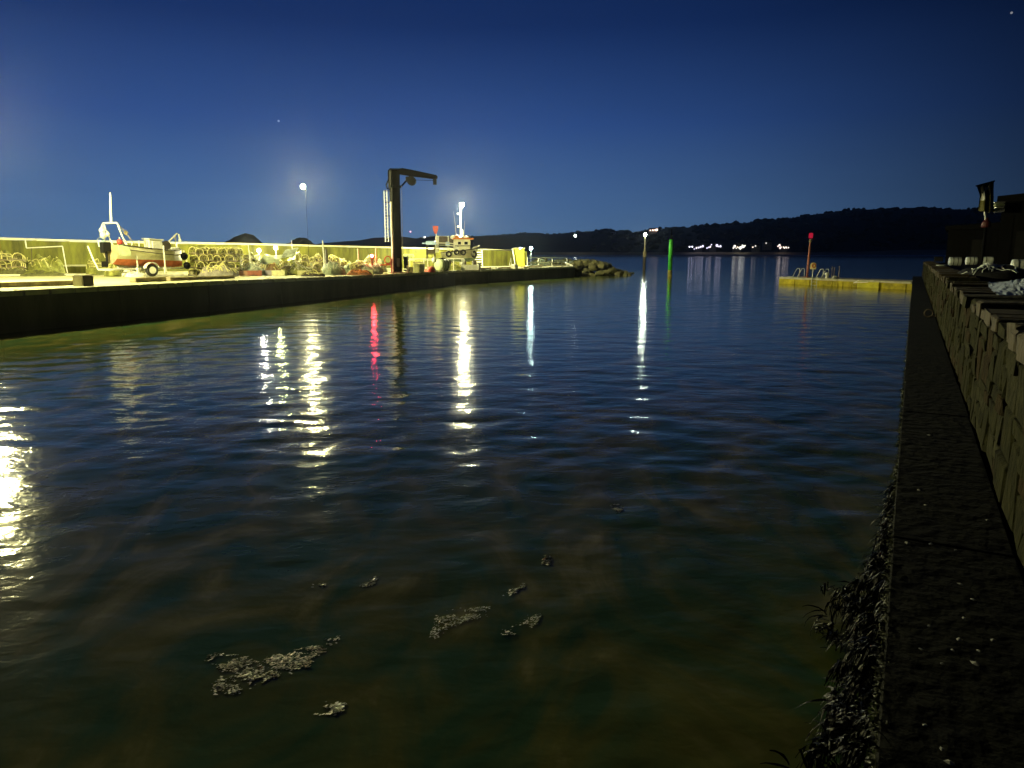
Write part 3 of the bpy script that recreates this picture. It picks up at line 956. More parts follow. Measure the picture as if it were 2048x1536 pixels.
# stern centre placed so that the near stern corner falls at u 240
sc_ = D(243, 520, 38.6)
hb0 = .92
st = Vector((sc_.x, 38.6)) - Rz @ Vector((0, -hb0))
bt.location = (st.x, st.y, deck_z(st.x, st.y))
SEC = [(0, .86, 1.72, .70, .75), (.5, .92, 1.66, .62, .75), (1.2, .96, 1.58, .58, .72), (2.0, .95, 1.50, .54, .7), (2.8, .83, 1.44, .50, .6), (3.5, .55, 1.42, .48, .45), (4.0, .24, 1.44, .50, .3), (4.25, .03, 1.47, .56, .2)]
rows = hull_sections(M(), SEC, 8)
WLz = lambda x: .98 - .035 * x
def hull_part(rows, lo):
    m = M()
    n = len(rows[0])
    for i in range(len(rows) - 1):
        for j in range(n - 1):
            q4 = [Vector(rows[i][j]), Vector(rows[i + 1][j]), Vector(rows[i + 1][j + 1]), Vector(rows[i][j + 1])]
            # clip the quad on the waterline
            outp = []
            for k in range(4):
                a, b = q4[k], q4[(k + 1) % 4]
                da, db = a.z - WLz(a.x), b.z - WLz(b.x)
                if lo:
                    da, db = -da, -db
                if da >= 0:
                    outp.append(a)
                if da * db < 0:
                    outp.append(a.lerp(b, da / (da - db)))
            if len(outp) >= 3:
                m.add(outp, [tuple(range(len(outp)))])
    return m
hu = obj('hull', hull_part(rows, False), m_hull, bt, smooth=True)
obj('bottom', hull_part(rows, True), m_antif, bt, smooth=True)
tr = M(); r0 = rows[0]
tr.add([(x + .01, y, z) for x, y, z in r0], [tuple(range(len(r0)))]); tr.add([(x + .07, y, z) for x, y, z in r0], [tuple(range(len(r0) - 1, -1, -1))])
obj('transom', tr, m_wood, bt)
fl = M(); fl.grid([[(x, y * f_, zs - .42) for f_ in (-1, 1)] for x, y, zs in [(s_[0], s_[1] * .86, s_[2]) for s_ in SEC]]); obj('sole', fl, m_wood, bt)
for sgn in (-1, 1):
    m = M(); m.tube([(s_[0], sgn * s_[1], s_[2] + .01) for s_ in SEC], .042, 6); obj('gunwale', m, m_tar, bt)
    m = M(); m.tube([(s_[0], sgn * (s_[1] * .985 + .01), s_[2] - .20 - .01 * s_[0]) for s_ in SEC], .02, 5); obj('rubbing_strake', m, m_tar, bt)
m = M(); m.box((.22, -.93, 1.42), (.62, .03, .55), rx=R(-9)); obj('quarter_board', m, m_tank, bt)
m = M(); hA = 2.88
m.tube([(.25, .80, 1.6), (.12, .76, 2.6), (.12, .70, hA - .08), (.12, .60, hA), (.12, -.60, hA), (.12, -.70, hA - .08), (.25, -.78, 2.2), (.45, -.86, 1.6)], .045, 7)
m.tube([(.7, .82, 1.6), (.3, .74, 2.5), (.14, .66, hA)], .035, 6)
obj('stern_arch', m, m_white, bt)
m = M(); m.tube([(.12, -.12, hA), (.145, -.165, hA + .8), (.17, -.21, hA + 1.5), (.173, -.215, hA + 1.58)], [.06, .056, .05, .02], 10); obj('mast', m, m_white, bt)
m = M(); m.tube([(.12, -.62, hA), (.45, -.72, hA - .45), (.95, -.9, 1.62)], .022, 5); m.box((.5, -.73, hA - .52), (.2, .02, .22), ry=R(40)); obj('stay', m, m_wood, bt)
m = M(); m.box((.05, .62, 1.55), (.3, .34, .5)); m.lathe([(.07, .75), (.07, 1.4)], 8, (-.18, .1, 0)); m.box((-.2, .1, 1.62), (.42, .34, .5)); m.box((-.32, .1, .70), (.34, .05, .3)); obj('outboard', m, m_steel, bt)
m = M(); m.box((2.45, -.1, 1.72), (.75, .55, .62)); m.box((2.45, -.1, 2.05), (.92, .66, .05), ry=R(4)); obj('console', m, m_white, bt)
for x_ in (1.05, 1.5, 1.85):
    m = M(); m.tube([(x_, -.93, 1.5), (x_ + .06, -.9, 2.02 - x_ * .06)], .03, 5); obj('stanchion', m, m_white, bt)
    m = M(); m.tube([(x_ - .1, .93, 1.5), (x_, .9, 2.02 - x_ * .06)], .03, 5); obj('stanchion', m, m_white, bt)
m = M(); m.tube([(2.95, -.3, 1.7), (3.5, -.2, 2.05), (4.05, -.05, 2.42), (4.15, -.05, 2.36), (4.2, -.05, 2.1)], .045, 6); m.tube([(3.9, -.06, 2.32), (3.92, -.1, 1.5)], .04, 6); m.ball((4.2, -.05, 2.02), .1, 8, 5); obj('bow_roller_arm', m, m_white, bt)
m = M(); m.lathe([(.26, -.12), (.14, -.1), (.14, .1), (.26, .12)], 12, (3.05, -.35, 1.72), Matrix.Rotation(R(80), 4, 'X')); obj('pot_hauler', m, m_tar, bt)
m = M(); m.grid([[(x, y * f_, z) for f_ in (-1, 0, 1)] for x, y, z in ((3.05, .70, 1.50), (3.5, .55, 1.56), (4.0, .25, 1.58), (4.2, .08, 1.56))]); m.box((3.6, -.38, 1.54), (.7, .07, .16), rz=R(24)); obj('foredeck', m, m_white, bt)
# trailer: stands under the boat, a thing of its own
tl = thing('boat_trailer', 'galvanised road trailer with white mudguards under the red bottomed boat', 'trailer', bt.location, R(60))
m = M()
for s_ in (-.62, .62):
    m.tube([(-.35, s_, .42), (3.1, s_, .42), (4.6, s_ * .12, .42), (5.1, 0, .42)], .05, 6)
for x_ in (.2, 1.6, 2.9):
    m.tube([(x_, -.62, .42), (x_, .62, .42)], .045, 6)
m.box((1.9, 0, .52), (3.2, .12, .14))
obj('chassis', m, m_galv, tl)
wh = M(); wh.lathe([(.20, -.09), (.30, -.10), (.345, -.06), (.345, .06), (.30, .10), (.20, .09)], 20, (0, 0, 0), Matrix.Rotation(R(90), 4, 'X'))
rm = M(); rm.lathe([(.05, -.105), (.07, -.105), (.12, -.09), (.20, -.095), (.21, -.05), (.21, .05), (.2, .08), (.05, .08)], 16, (0, 0, 0), Matrix.Rotation(R(-90), 4, 'X'))
wme, rme = mesh('wheel', wh, m_rubber), mesh('rim', rm, m_white)
mg = M(); mg.grid([[(.44 * math.cos(R(w)), y, .44 * math.sin(R(w))) for y in (-.13, .13)] for w in range(15, 178, 15)])
mg.grid([[(r__ * math.cos(R(w)), -.13, r__ * math.sin(R(w))) for r__ in (.44, .40)] for w in range(15, 178, 15)])
mgme = mesh('mudguard', mg, m_white)
for s_ in (-.86, .86):
    w_ = obj('wheel', wme, None, tl, loc=(1.72, s_, .345)); obj('rim', rme, None, w_); obj('mudguard', mgme, None, tl, loc=(1.72, s_, .345), rot=(0, 0, 0 if s_ < 0 else math.pi))
m = M(); m.tube([(1.72, -.86, .345), (1.72, .86, .345)], .035, 6); obj('axle', m, m_galv, tl)
for x_, s_, zt in ((2.5, -.95, 1.7), (.95, -.8, 1.15), (2.5, .95, 1.5)):
    m = M(); m.tube([(x_, s_ * .66, .42), (x_, s_, .5), (x_, s_, zt)], .04, 6); m.box((x_, s_, .32), (.12, .1, .3)); obj('guide_post', m, m_white, tl)
m = M(); m.tube([(-.35, -.62, .42), (-.5, -.62, .38), (-.5, .45, .40), (-.55, .75, .95), (-.6, 1.05, 1.66)], .04, 6); obj('rear_guide', m, m_white, tl)
# buoys and buckets in and on the boat, each its own thing
Tb = Matrix.Translation(bt.location) @ Matrix.Rotation(R(60), 4, 'Z')
def buoy(c, r, ma, lab, grp=None, sc=(1, 1, 1.15)):
    t = thing('buoy', lab, 'buoy', c, 0, grp)
    m = M(); m.ball((0, 0, 0), r, 12, 8, sc); obj('body', m, ma, t, smooth=True)
    m = M(); m.tube([(0, 0, r), (0, 0, r * 1.45)], r * .22, 6); m.tube([(r * .18 * math.cos(w), 0, r * 1.5 + r * .18 * math.sin(w)) for w in np.linspace(0, 6.28, 9)[:-1]], r * .07, 4, True); obj('eye', m, m_rope, t)
    return t
for loc, r, ma, lab in (((.12, .80, 2.50), .15, m_white, 'upper white buoy hanging from the boat\'s stern arch'), ((.14, .76, 2.24), .17, m_white, 'lower white buoy hanging from the boat\'s stern arch'), ((.3, .60, 2.30), .11, m_rope, 'small cream buoy hanging inside the stern arch'), ((.12, -.72, 1.86), .15, m_red, 'red buoy on the near stern corner of the trailer boat'), ((.42, -.66, 1.84), .13, mat('pink buoy', (.75, .45, .38), .5), 'faded pink buoy next to the red one on the boat\'s stern')):
    buoy(Tb @ Vector(loc), r, ma, lab)
t = thing('bucket', 'pale blue bucket at the stern of the trailer boat', 'bucket', Tb @ Vector((-.05, .72, 1.62)))
m = M(); m.lathe([(.13, 0), (.18, .36), (.165, .36), (.12, .03)], 12); obj('body', m, mat('pale blue plastic', (.50, .66, .68), .5, .1, 4), t)
m = M(); m.tube([(.18 * math.cos(R(w)), 0, .36 + .14 * math.sin(R(w))) for w in range(0, 181, 30)], .012, 4); obj('handle', m, m_galv, t)

# ------------------------------------------------------------------ creels and net heaps
def make_creel():
    t = thing('lobster_creel', 'lobster creel', 'lobster pot', (0, 0, 0))
    b = M()
    for y in (-.25, .25):
        b.box((0, y, .03), (.72, .05, .05))
    for k in range(5):
        b.box((-.34 + k * .17, 0, .065), (.06, .54, .022))
    obj('base', b, m_wood, t)
    h = M()
    for x in (-.33, 0, .33):
        h.tube([(x, -.25, .06), (x, -.255, .24), (x, -.17, .37), (x, 0, .42), (x, .17, .37), (x, .255, .24), (x, .25, .06)], .026, 5)
    for y, z in ((0, .42), (-.24, .27), (.24, .27)):
        h.tube([(-.33, y, z), (.33, y, z)], .02, 4)
    obj('hoops', h, m_creelfr, t)
    nt = M()
    pr = [(-.25, .06), (-.255, .24), (-.17, .37), (0, .42), (.17, .37), (.255, .24), (.25, .06)]
    for k in range(11):
        x = -.32 + .064 * k
        nt.tube([(x, y * .97, z * .97) for y, z in pr], .008, 3)
    for s_ in range(len(pr) - 1):
        for f_ in (.25, .75):
            y = pr[s_][0] + (pr[s_ + 1][0] - pr[s_][0]) * f_
            z = pr[s_][1] + (pr[s_ + 1][1] - pr[s_][1]) * f_
            nt.tube([(-.33, y * .97, z * .97), (.33, y * .97, z * .97)], .008, 3)
    for x in (-.33, .33):
        for f_ in (-.15, 0, .15):
            nt.tube([(x, f_, .08), (x, f_ * .9, .37)], .008, 3)
        for z in (.15, .24, .32):
            nt.tube([(x, -.24, z), (x, .24, z)], .008, 3)
    obj('netting', nt, m_creelnet, t)
    bait = M(); bait.ball((0, 0, .16), .1, 7, 5, (1.5, .9, .7)); obj('bait_bag', bait, m_darknet, t)
    return t
creel = make_creel()
used = [False]
def put_creel(p, rz, label, group, tilt=(0, 0), sc=1.0):
    if not used[0]:
        used[0] = True
        creel.location, creel.rotation_euler, creel.scale = p, (tilt[0], tilt[1], rz), (sc,) * 3
        tag(creel, label, 'lobster pot', group)
        return creel
    return dup(creel, p, rz, label, group, sc, tilt)
def creel_stack(u0, u1, y, cols, rows_, layers, label, group, slope=0.25, messy=.1):
    a, b = Gd(u0, y), Gd(u1, y)
    for r_ in range(rows_):
        for k in range(cols):
            f_ = (k + .5) / cols
            n_ = layers if callable(layers) else (lambda q_, L_=layers: L_)
            for l_ in range(max(0, int(n_(f_) - r_ * .0))):
                p = a.lerp(b, f_) + Vector((random.uniform(-.08, .08), r_ * .78 + random.uniform(-.06, .06) + l_ * slope * .3, 0))
                p.z = deck_z(p.x, p.y) + l_ * .415 + .002
                put_creel(p, R(90) + random.uniform(-messy, messy) * 3, ('bottom', 'second', 'third', 'fourth', 'fifth')[l_] + ' layer ' + (('front row ', 'rear row ')[r_] if rows_ > 1 else '') + label + ', ' + ('first', 'second', 'third', 'fourth', 'fifth', 'sixth', 'seventh')[k] + ' from left', group, (random.uniform(-messy, messy), random.uniform(-messy, messy)))
creel_stack(381, 470, 43.0, 5, 2, lambda f: 4.9 - 1.6 * abs(f - .45), 'lobster creel in tall stack right of trailer boat', 'creels stacked right of the trailer boat', messy=.16)
creel_stack(492, 640, 45.6, 7, 1, lambda f: 1.3 + .9 * math.sin(f * 13 + 2), 'lobster creel tumbled in front of the jumbled heap', 'creels tumbled before the jumbled heap', messy=.5)
creel_stack(640, 745, 49.6, 5, 1, lambda f: 1.2 + .9 * math.sin(f * 11), 'lobster creel tumbled in front of the pale green pile', 'creels tumbled before the pale green pile', messy=.5)
creel_stack(482, 600, 48.4, 6, 1, lambda f: 2.2 + .9 * math.sin(f * 17), 'lobster creel heaped in the middle of the jumbled heap', 'creels in the middle of the heap', messy=.4)
creel_stack(500, 640, 50.5, 7, 1, lambda f: 2.6 + 1.1 * math.sin(f * 9), 'lobster creel of the jumbled heap before the sea wall', 'creels in the jumbled heap', messy=.3)
creel_stack(655, 752, 52.5, 5, 1, lambda f: 2.4 + .8 * math.sin(f * 7 + 1), 'lobster creel of the low heap just left of the crane', 'creels left of the crane', messy=.3)
creel_stack(-60, 46, 42.6, 4, 1, lambda f: 3.2, 'lobster creel stacked in the pen at the far left', 'creels in the left pen', messy=.15)

def net_heap(label, u0, u1, y, h, ma, depth=1.0, rope=m_rope, strands=26, name='net_heap', seed=0, cat='fishing net'):
    a, b = Gd(u0, y), Gd(u1, y)
    c = (a + b) / 2
    w = (b - a).length / 2
    t = thing(name, label, cat, c, math.atan2(b.y - a.y, b.x - a.x))
    m = M()
    nr, na = 12, 34
    def hp(x, y_):
        r_ = min(1, math.hypot(x / w, y_ / depth))
        e_ = max(0, 1 - r_ ** 2.2)
        z = h * e_ ** .45 * (.70 + .55 * mnoise.noise(Vector((x * 1.3 + seed * 7, y_ * 1.3, seed))) + .28 * mnoise.noise(Vector((x * 3.4, y_ * 3.4, seed + 2)))) + .12 * e_ ** .3 * mnoise.noise(Vector((x * 6, y_ * 6, seed + 5)))
        return max(z, -.02)
    rows = []
    for i in range(nr + 1):
        f_ = i / nr
        row = []
        for k in range(na):
            th = 2 * math.pi * k / na
            ra = 1 + .10 * mnoise.noise(Vector((math.cos(th) * 2, math.sin(th) * 2, seed)))
            x, y_ = w * ra * f_ * math.cos(th), depth * ra * f_ * math.sin(th)
            row.append((x, y_, hp(x / ra, y_ / ra) if i < nr else -.03))
        row.append(row[0])
        rows.append(row)
    m.grid(rows)
    obj('netting', m, ma, t, smooth=True)
    r_ = M()
    for k in range(strands):
        x, y_ = random.uniform(-w * .85, w * .85), random.uniform(-depth * .9, depth * .3)
        th = random.uniform(0, 6.28)
        pts = []
        for j in range(7):
            pts.append((x, y_, hp(x, y_) + .02))
            th += random.uniform(-.9, .9)
            x += .17 * math.cos(th)
            y_ += .17 * math.sin(th)
            if math.hypot(x / w, y_ / depth) > .96:
                break
        if len(pts) > 2:
            r_.tube(pts, random.uniform(.012, .028), 4)
    if r_.v:
        obj('ropes', r_, rope, t)
    return t
net_heap('broad mound of olive netting in the pen at the far left edge', -130, 58, 44.4, 1.75, m_net, 1.2, m_creelfr, 50, seed=1)
net_heap('mound of olive netting filling the right half of the left pen', 48, 122, 44.6, 1.5, m_net, 1.1, m_creelfr, 34, seed=2)
net_heap('low roll of dark netting along the foot of the left plinth', -60, 128, 41.2, .42, m_darknet, .5, m_net, 34, seed=3)
net_heap('small yellowish heap of netting behind the boat stern', 172, 208, 43.5, 1.15, m_net, .7, m_creelfr, 18, seed=4)
net_heap('greenish heap of netting beneath the boat stern', 209, 243, 40.6, .85, m_net, .6, m_creelfr, 18, seed=5)
net_heap('tangle of pale rope lying beneath the red boat bottom', 240, 288, 39.6, .34, m_rope, .5, m_white, 26, 'rope_heap', 6, 'rope')
net_heap('low grey mound of netting in front of the creel stack', 394, 476, 41.4, .82, mat('grey netting', (.24, .22, .19), .95, .4, 6, .05, 16), .7, m_creelfr, 40, seed=7)
net_heap('pale grey-green net pile right of the creel stack', 484, 530, 44.5, .85, m_palenet, .8, m_rope, 24, seed=8)
net_heap('brown net mound in the middle of the jumbled heap', 527, 572, 46, .82, mat('brown netting', (.22, .13, .05), .95, .5, 6, .05, 16), .8, m_creelfr, 24, seed=9)
net_heap('olive net mound with pale ropes right of the brown mound', 566, 625, 46.5, .98, m_net, .8, m_rope, 30, seed=10)
net_heap('net mound of pale grey twine by the tall wooden post', 640, 690, 48, .95, m_palenet, .8, m_rope, 28, seed=11)
net_heap('long pale green net pile left of the crane', 684, 766, 50.5, .95, m_palenet, .9, m_rope, 34, seed=12)
for k, (u0, u1, y, h, ma, lab) in enumerate(((478, 528, 49.5, 1.75, m_net, 'high olive net pile against the sea wall right of the creel stack'), (520, 575, 50.5, 1.45, m_darknet, 'dark net pile against the sea wall behind the added white light'), (566, 622, 52, 1.85, m_net, 'highest net pile against the sea wall below the slim lamp post'), (612, 662, 52.5, 1.4, m_palenet, 'pale net pile against the sea wall left of the tall posts'), (655, 715, 54.5, 1.35, m_net, 'olive net pile against the sea wall right of the tall posts'), (705, 775, 55.5, 1.3, m_palenet, 'pale net pile against the sea wall behind the crane'))):
    net_heap(lab, u0, u1, y, h, ma, 1.0, m_creelfr if k % 2 else m_rope, 44, seed=40 + k)
net_heap('low brown net mound on the quay edge before the pale pile', 600, 650, 43.5, .34, m_tar, .6, m_creelfr, 20, seed=13)
net_heap('low rusty net roll in front of the pile left of the crane', 690, 745, 47.5, .40, mat('rust netting', (.25, .10, .04), .95, .5, 6, .05, 16), .5, m_orange, 20, seed=14)
# frame of white pipes round the pen
t = thing('pen_frame', 'thin white pipe frame around the net pen at far left', 'frame')
pt = [D(50, 478, 43.3), D(53, 496, 43.3), D(125, 492.5, 43.3), D(131, 527, 43.3)]
m = M(); m.tube([pt[0], pt[1]], .035, 5); obj('short_rail', m, m_white, t)
m = M(); m.tube([pt[1], pt[2]], .03, 5); obj('top_rail', m, m_white, t)
m = M(); m.tube([pt[2], pt[3], D(135, 546, 43.3)], .03, 5); obj('end_post', m, m_white, t)
m = M(); m.tube([D(63, 495, 43.3), D(64, 530, 43.3)], .02, 5); obj('mid_post', m, m_tar, t)
# tall post and stray gear of the jumbled heap
for u, v0, y, r, ma, lab in ((648, 481, 48.6, .055, m_rope, 'tall pale post standing up out of the net heaps'), (653, 499, 48.2, .09, m_tar, 'thick dark post beside the tall pale post'), (499, 489, 46.5, .035, m_white, 'slim white pole at the left end of the jumbled heap'), (586, 480, 50, .025, m_white, 'thin white cane sticking up behind the heaped nets'), (716, 497, 50.2, .05, m_rope, 'pale post in the pile nearer the crane'), (751, 496, 51, .05, m_tank, 'pale green post just left of the crane ladder')):
    b = Gd(u, y)
    h = D(u, v0, y).z - b.z
    m = M(); m.tube([(0, 0, 0), (.02, 0, h * .5), (random.uniform(-.04, .06), 0, h)], [r, r * .95, r * .8], 7)
    tag(obj('pole', m, ma, loc=b), lab, 'pole')
def fish_box(p, rz, ma, lab, w=.8, d=.5, h=.32, grp=None):
    t = thing('fish_box', lab, 'crate', p, rz, grp)
    m = M(); m.box((0, 0, .02), (w - .06, d - .06, .04))
    for s_ in (-1, 1):
        m.box((0, s_ * (d / 2 - .015), h / 2), (w, .03, h))
        m.box((s_ * (w / 2 - .015), 0, h / 2 + .001), (.03, d - .062, h - .002))
    obj('tray', m, ma, t)
    m = M()
    for s_ in (-1, 1):
        m.box((0, s_ * (d / 2 + .012), h - .03), (w + .05, .02, .05))
        m.box((s_ * (w / 2 + .012), 0, h - .03), (.02, d, .05))
    for k in (-.3, 0, .3):
        m.box((k * w, -d / 2 - .012, h / 2), (.03, .02, h * .8))
    obj('rim', m, ma, t)
    return t
for u, y, ma, lab, dz in ((493, 43.6, m_brownbox, 'brown fish box at the foot of the pale grey-green pile', 0), (508, 43.6, mat('red brown box', (.30, .09, .045), .6, .4, 6), 'red brown fish box below the jumbled heap', 0), (557, 44.8, m_crate, 'grey white fish box in front of the brown net mound', 0), (541, 44.9, mat('lilac box', (.40, .36, .44), .6), 'lilac grey fish box under the net mound', 0), (607, 45.2, m_crate, 'cream fish box at the right end of the jumbled heap', 0), (720, 48.6, m_brownbox, 'brown fish box below the pale green pile', 0), (733, 49.0, m_crate, 'cream fish box next to the brown one by the crane', 0)):
    p = Gd(u, y)
    fish_box(p + Vector((0, 0, dz)), random.uniform(-.4, .4), ma, lab)
def cloth(label, u0, u1, y, z0, z1, ma, seed, rz=0.0, name='tarpaulin'):
    a, b = D(u0, z0, y), D(u1, z1, y)
    m = M()
    rows = []
    for i in range(9):
        row = []
        for j in range(15):
            f_, g_ = j / 14, i / 8
            x = a.x + (b.x - a.x) * f_
            yy = y - .5 + 1.1 * g_
            zb = a.z + (b.z - a.z) * f_
            row.append((x, yy, zb - .5 * (1 - g_) ** 1.5 + .12 * mnoise.noise(Vector((x * 2, yy * 2, seed))) + .05 * mnoise.noise(Vector((x * 7, yy * 7, seed)))))
        rows.append(row)
    m.grid(rows)
    m.grid([[(x, y_, z - .03) for x, y_, z in r_][::-1] for r_ in rows])
    return tag(obj(name, m, ma, smooth=True), label, 'tarpaulin')
cloth('pale tarpaulin draped over the upper right of the jumbled heap', 566, 592, 47.3, 500, 498, m_palenet, 3)
cloth('light green tarpaulin draped in the middle of the jumbled heap', 524, 560, 46.2, 508, 512, m_tank, 5)
buoy(Gd(369, 42.2) + Vector((0, 0, 1.15)), .20, m_black, 'upper black buoy between the boat bow and the creel stack')
buoy(Gd(373, 41.9) + Vector((0, 0, .62)), .19, m_black, 'lower black buoy between the boat bow and the creel stack')
t = thing('wire_basket', 'dark round basket with ropes behind the boat trailer', 'basket', Gd(191, 41.8) + Vector((0, 0, .46)))
m = M(); m.lathe([(.3, 0), (.42, .30), (.39, .30), (.28, .04)], 12); obj('body', m, m_darknet, t)
for k in range(3):
    m = M(); m.tube([((.32 + .045 * k) * math.cos(w), (.32 + .045 * k) * math.sin(w), .06 + .1 * k) for w in np.linspace(0, 6.28, 15)[:-1]], .022, 4, True); obj('hoop', m, m_creelfr, t)

# ------------------------------------------------------------------ gear right of the crane
p = Gd(770, 50.9)
t = thing('steel_stand', 'red steel stand with a ring on it left of the crane foot', 'stand', p, R(10))
m = M(); m.tube([(-.5, 0, 0), (-.42, 0, .62), (.36, 0, .66), (.46, 0, 1.05), (.42, 0, 0)], .05, 6); m.tube([(-.42, .5, .0), (-.42, .5, .6), (.42, .5, .64), (.42, .5, 0)], .05, 6); m.tube([(-.42, 0, .6), (-.42, .5, .6)], .04, 5); m.tube([(.42, 0, .64), (.42, .5, .64)], .04, 5); obj('frame', m, m_red, t)
m = M(); m.tube([(.2 + .22 * math.cos(w), -.05, .98 + .26 * math.sin(w)) for w in np.linspace(0, 6.28, 15)[:-1]], .045, 6, True); obj('ring', m, m_red, t)
p = Gd(815, 53.4)
t = thing('winch_stand', 'dark winch stand with a pale leg just right of the crane', 'winch', p)
m = M(); m.box((-.12, 0, .72), (.3, .3, .75)); m.tube([(-.3, 0, .2), (.15, 0, .22)], .06, 6); obj('housing', m, m_steel, t)
m = M(); m.tube([(-.02, -.1, 0), (.02, -.1, .30), (-.03, -.1, .55)], [.10, .07, .09], 7); obj('leg', m, mat('pale pink paint', (.66, .52, .44), .6), t)
m = M(); m.lathe([(.16, -.16), (.1, -.12), (.1, .12), (.16, .16)], 10, (-.12, -.05, 1.12), Matrix.Rotation(R(90), 4, 'Y')); obj('drum', m, m_steel, t)
# rail of white pipe with timber pallets behind it
def railing(pts, posts, hts, label, ma=m_white, r=.045, rails=(1.0, .5)):
    t = thing('railing', label, 'railing')
    for f_ in rails:
        m = M(); m.tube([Vector((q.x, q.y, q.z + h * f_)) for q, h in zip(pts, hts)], r, 6); obj('rail', m, ma, t)
    for i in posts:
        q, h = pts[i], hts[i]
        m = M(); m.tube([q, Vector((q.x, q.y, q.z + h))], r, 6); obj('post', m, ma, t)
    return t
pts = [Gd(u, 57.5) for u in (819, 832, 848, 855.5)]
railing(pts, (0, 2, 3), [(D(836, 518.5, 57.5).z - q.z) for q in pts], 'white pipe rail in front of the stacked pallets right of the crane', rails=(1.0,))
t = thing('pallet_stack', 'stack of grey timber pallets behind the white rail right of the crane', 'pallets', Gd(838, 58.6), R(5))
for k in range(6):
    m = M()
    for j in range(3):
        m.box((0, -.4 + .4 * j, .05 + k * .135), (1.0, .1, .07))
    for j in range(4):
        m.box((-.42 + .28 * j, 0, .105 + k * .135), (.12, .95, .025))
    obj('pallet', m, m_wood, t)
fish_box(Gd(819.5, 54.6), R(4), m_wood, 'brown fish box with a white rim at the crane foot', .45, .45, .42)
for k, (u, y, dz) in enumerate(((833, 55.6, 0), (842, 55.9, 0), (833, 55.7, .34), (843, 56.0, .34))):
    fish_box(Gd(u, y) + Vector((0, 0, dz)), random.uniform(-.1, .1), m_crate, ['left lower', 'right lower', 'left upper', 'right upper'][k] + ' cream fish box of the four behind the crane foot', .44 if k % 2 else .5, .45, .33, 'cream fish boxes right of the crane')
t = thing('wire_cage', 'pale green wire cage above the winch right of the crane', 'cage', Gd(818, 58.8), 0)
zc = D(818, 521, 58.8).z - deck_z(t.location.x, t.location.y)
m = M()
for z_ in (zc, zc + .35):
    m.tube([(-.42, -.3, z_), (.42, -.3, z_), (.42, .3, z_), (-.42, .3, z_)], .03, 4, True)
for k in range(8):
    m.tube([(-.42 + .12 * k, -.3, zc), (-.40 + .115 * k, -.2, zc + .48)], .016, 4)
m.tube([(-.42, -.2, zc + .48), (.42, -.2, zc + .48)], .04, 5)
obj('bars', m, m_tank, t)
m = M()
for s_ in (-.38, .38):
    m.tube([(s_, 0, 0), (s_, 0, zc)], .03, 5)
obj('legs', m, m_galv, t)
net_heap('heap of red and pink netting right of the cream fish boxes', 846, 871, 57.2, .55, m_red, .45, mat('pink rope', (.8, .4, .3), .8), 26, seed=21)
t = thing('plastic_tank', 'pale green cylindrical plastic tank lying by the red net heap', 'tank', Gd(884, 60.2) + Vector((0, 0, .52)), R(58))
m = M(); m.lathe([(.1, -.6), (.40, -.56), (.50, -.45), (.50, .45), (.40, .56), (.1, .6)], 16, (0, 0, 0), Matrix.Rotation(R(90), 4, 'Y')); obj('body', m, m_tank, t, smooth=True)
for x_ in (-.2, .25):
    m = M(); m.tube([(x_, .52 * math.cos(w), .52 * math.sin(w)) for w in np.linspace(0, 6.28, 19)[:-1]], .03, 5, True); obj('strap', m, m_black, t)
m = M(); m.lathe([(.12, 0), (.12, .08)], 10, (0, 0, .5)); obj('cap', m, m_black, t)
m = M()
for x_ in (-.35, .35):
    m.box((x_, 0, -.42), (.12, .7, .2))
obj('cradle', m, m_tar, t)
buoy(Gd(868, 59.0) + Vector((0, 0, .92)), .20, m_white, 'white buoy lying against the green plastic tank')
for u, lab in ((880.5, 'left one of two small white floats on the quay edge under the tank'), (896, 'right one of two small white floats on the quay edge under the tank')):
    buoy(G(u, 540.5) + Vector((0, 0, .14)), .13, m_white, lab, 'small white floats on the quay edge', (1.5, 1, .9))
p4 = [Gd(u, 63) for u in (879, 893, 907, 924, 928)]
railing(p4, (0, 2, 3, 4), [D(900, 517.5, 63).z - q.z for q in p4], 'white pipe rail in front of the red roofed boat', rails=(1.0,))
net_heap('dark olive net heap under the white rail', 898, 928, 64.0, .7, m_net, .7, m_creelfr, 22, seed=22)
net_heap('dark heap of chain and netting left of the white board', 929, 948, 66.5, .5, m_darknet, .6, m_creelfr, 16, seed=23)

# --- the red roofed boat, laid up on blocks
Y2 = 71.0
s2 = Y2 / FPX
ob = D(952, 520, Y2)
b2t = thing('cabin_boat', 'white cabin boat with orange red roof and tyre fenders laid up on the quay', 'boat', (D(884, 520, Y2).x, Y2, deck_z(D(884, 520, Y2).x, Y2)), R(10))
zz = lambda v: D(900, v, Y2).z - b2t.location.z
xx_ = lambda u: (D(u, 500, Y2).x - b2t.location.x) / math.cos(R(10))
Lh = xx_(953)
SEC2 = [(0, .95, zz(505), zz(521), .9), (.25 * Lh, 1.1, zz(504), zz(523), .85), (.5 * Lh, 1.15, zz(502), zz(524), .8), (.72 * Lh, 1.0, zz(500), zz(524), .6), (.88 * Lh, .62, zz(498.5), zz(522), .4), (.97 * Lh, .2, zz(497), zz(518), .3), (1.0 * Lh, .03, zz(496), zz(512), .2)]
rows = hull_sections(M(), SEC2, 8)
WLz = lambda x: zz(516)
obj('hull', hull_part(rows, False), m_hull, b2t, smooth=True)
obj('bottom', hull_part(rows, True), mat('green bottom paint', (.16, .24, .14), .6, .3, 3), b2t, smooth=True)
m = M(); m.add(rows[0], [tuple(range(len(rows[0])))]); obj('transom', m, m_hull, b2t)
m = M(); m.grid([[(s_[0], s_[1] * f_, s_[2] - .03) for f_ in (-1, 1)] for s_ in SEC2]); obj('deck', m, m_wood, b2t)
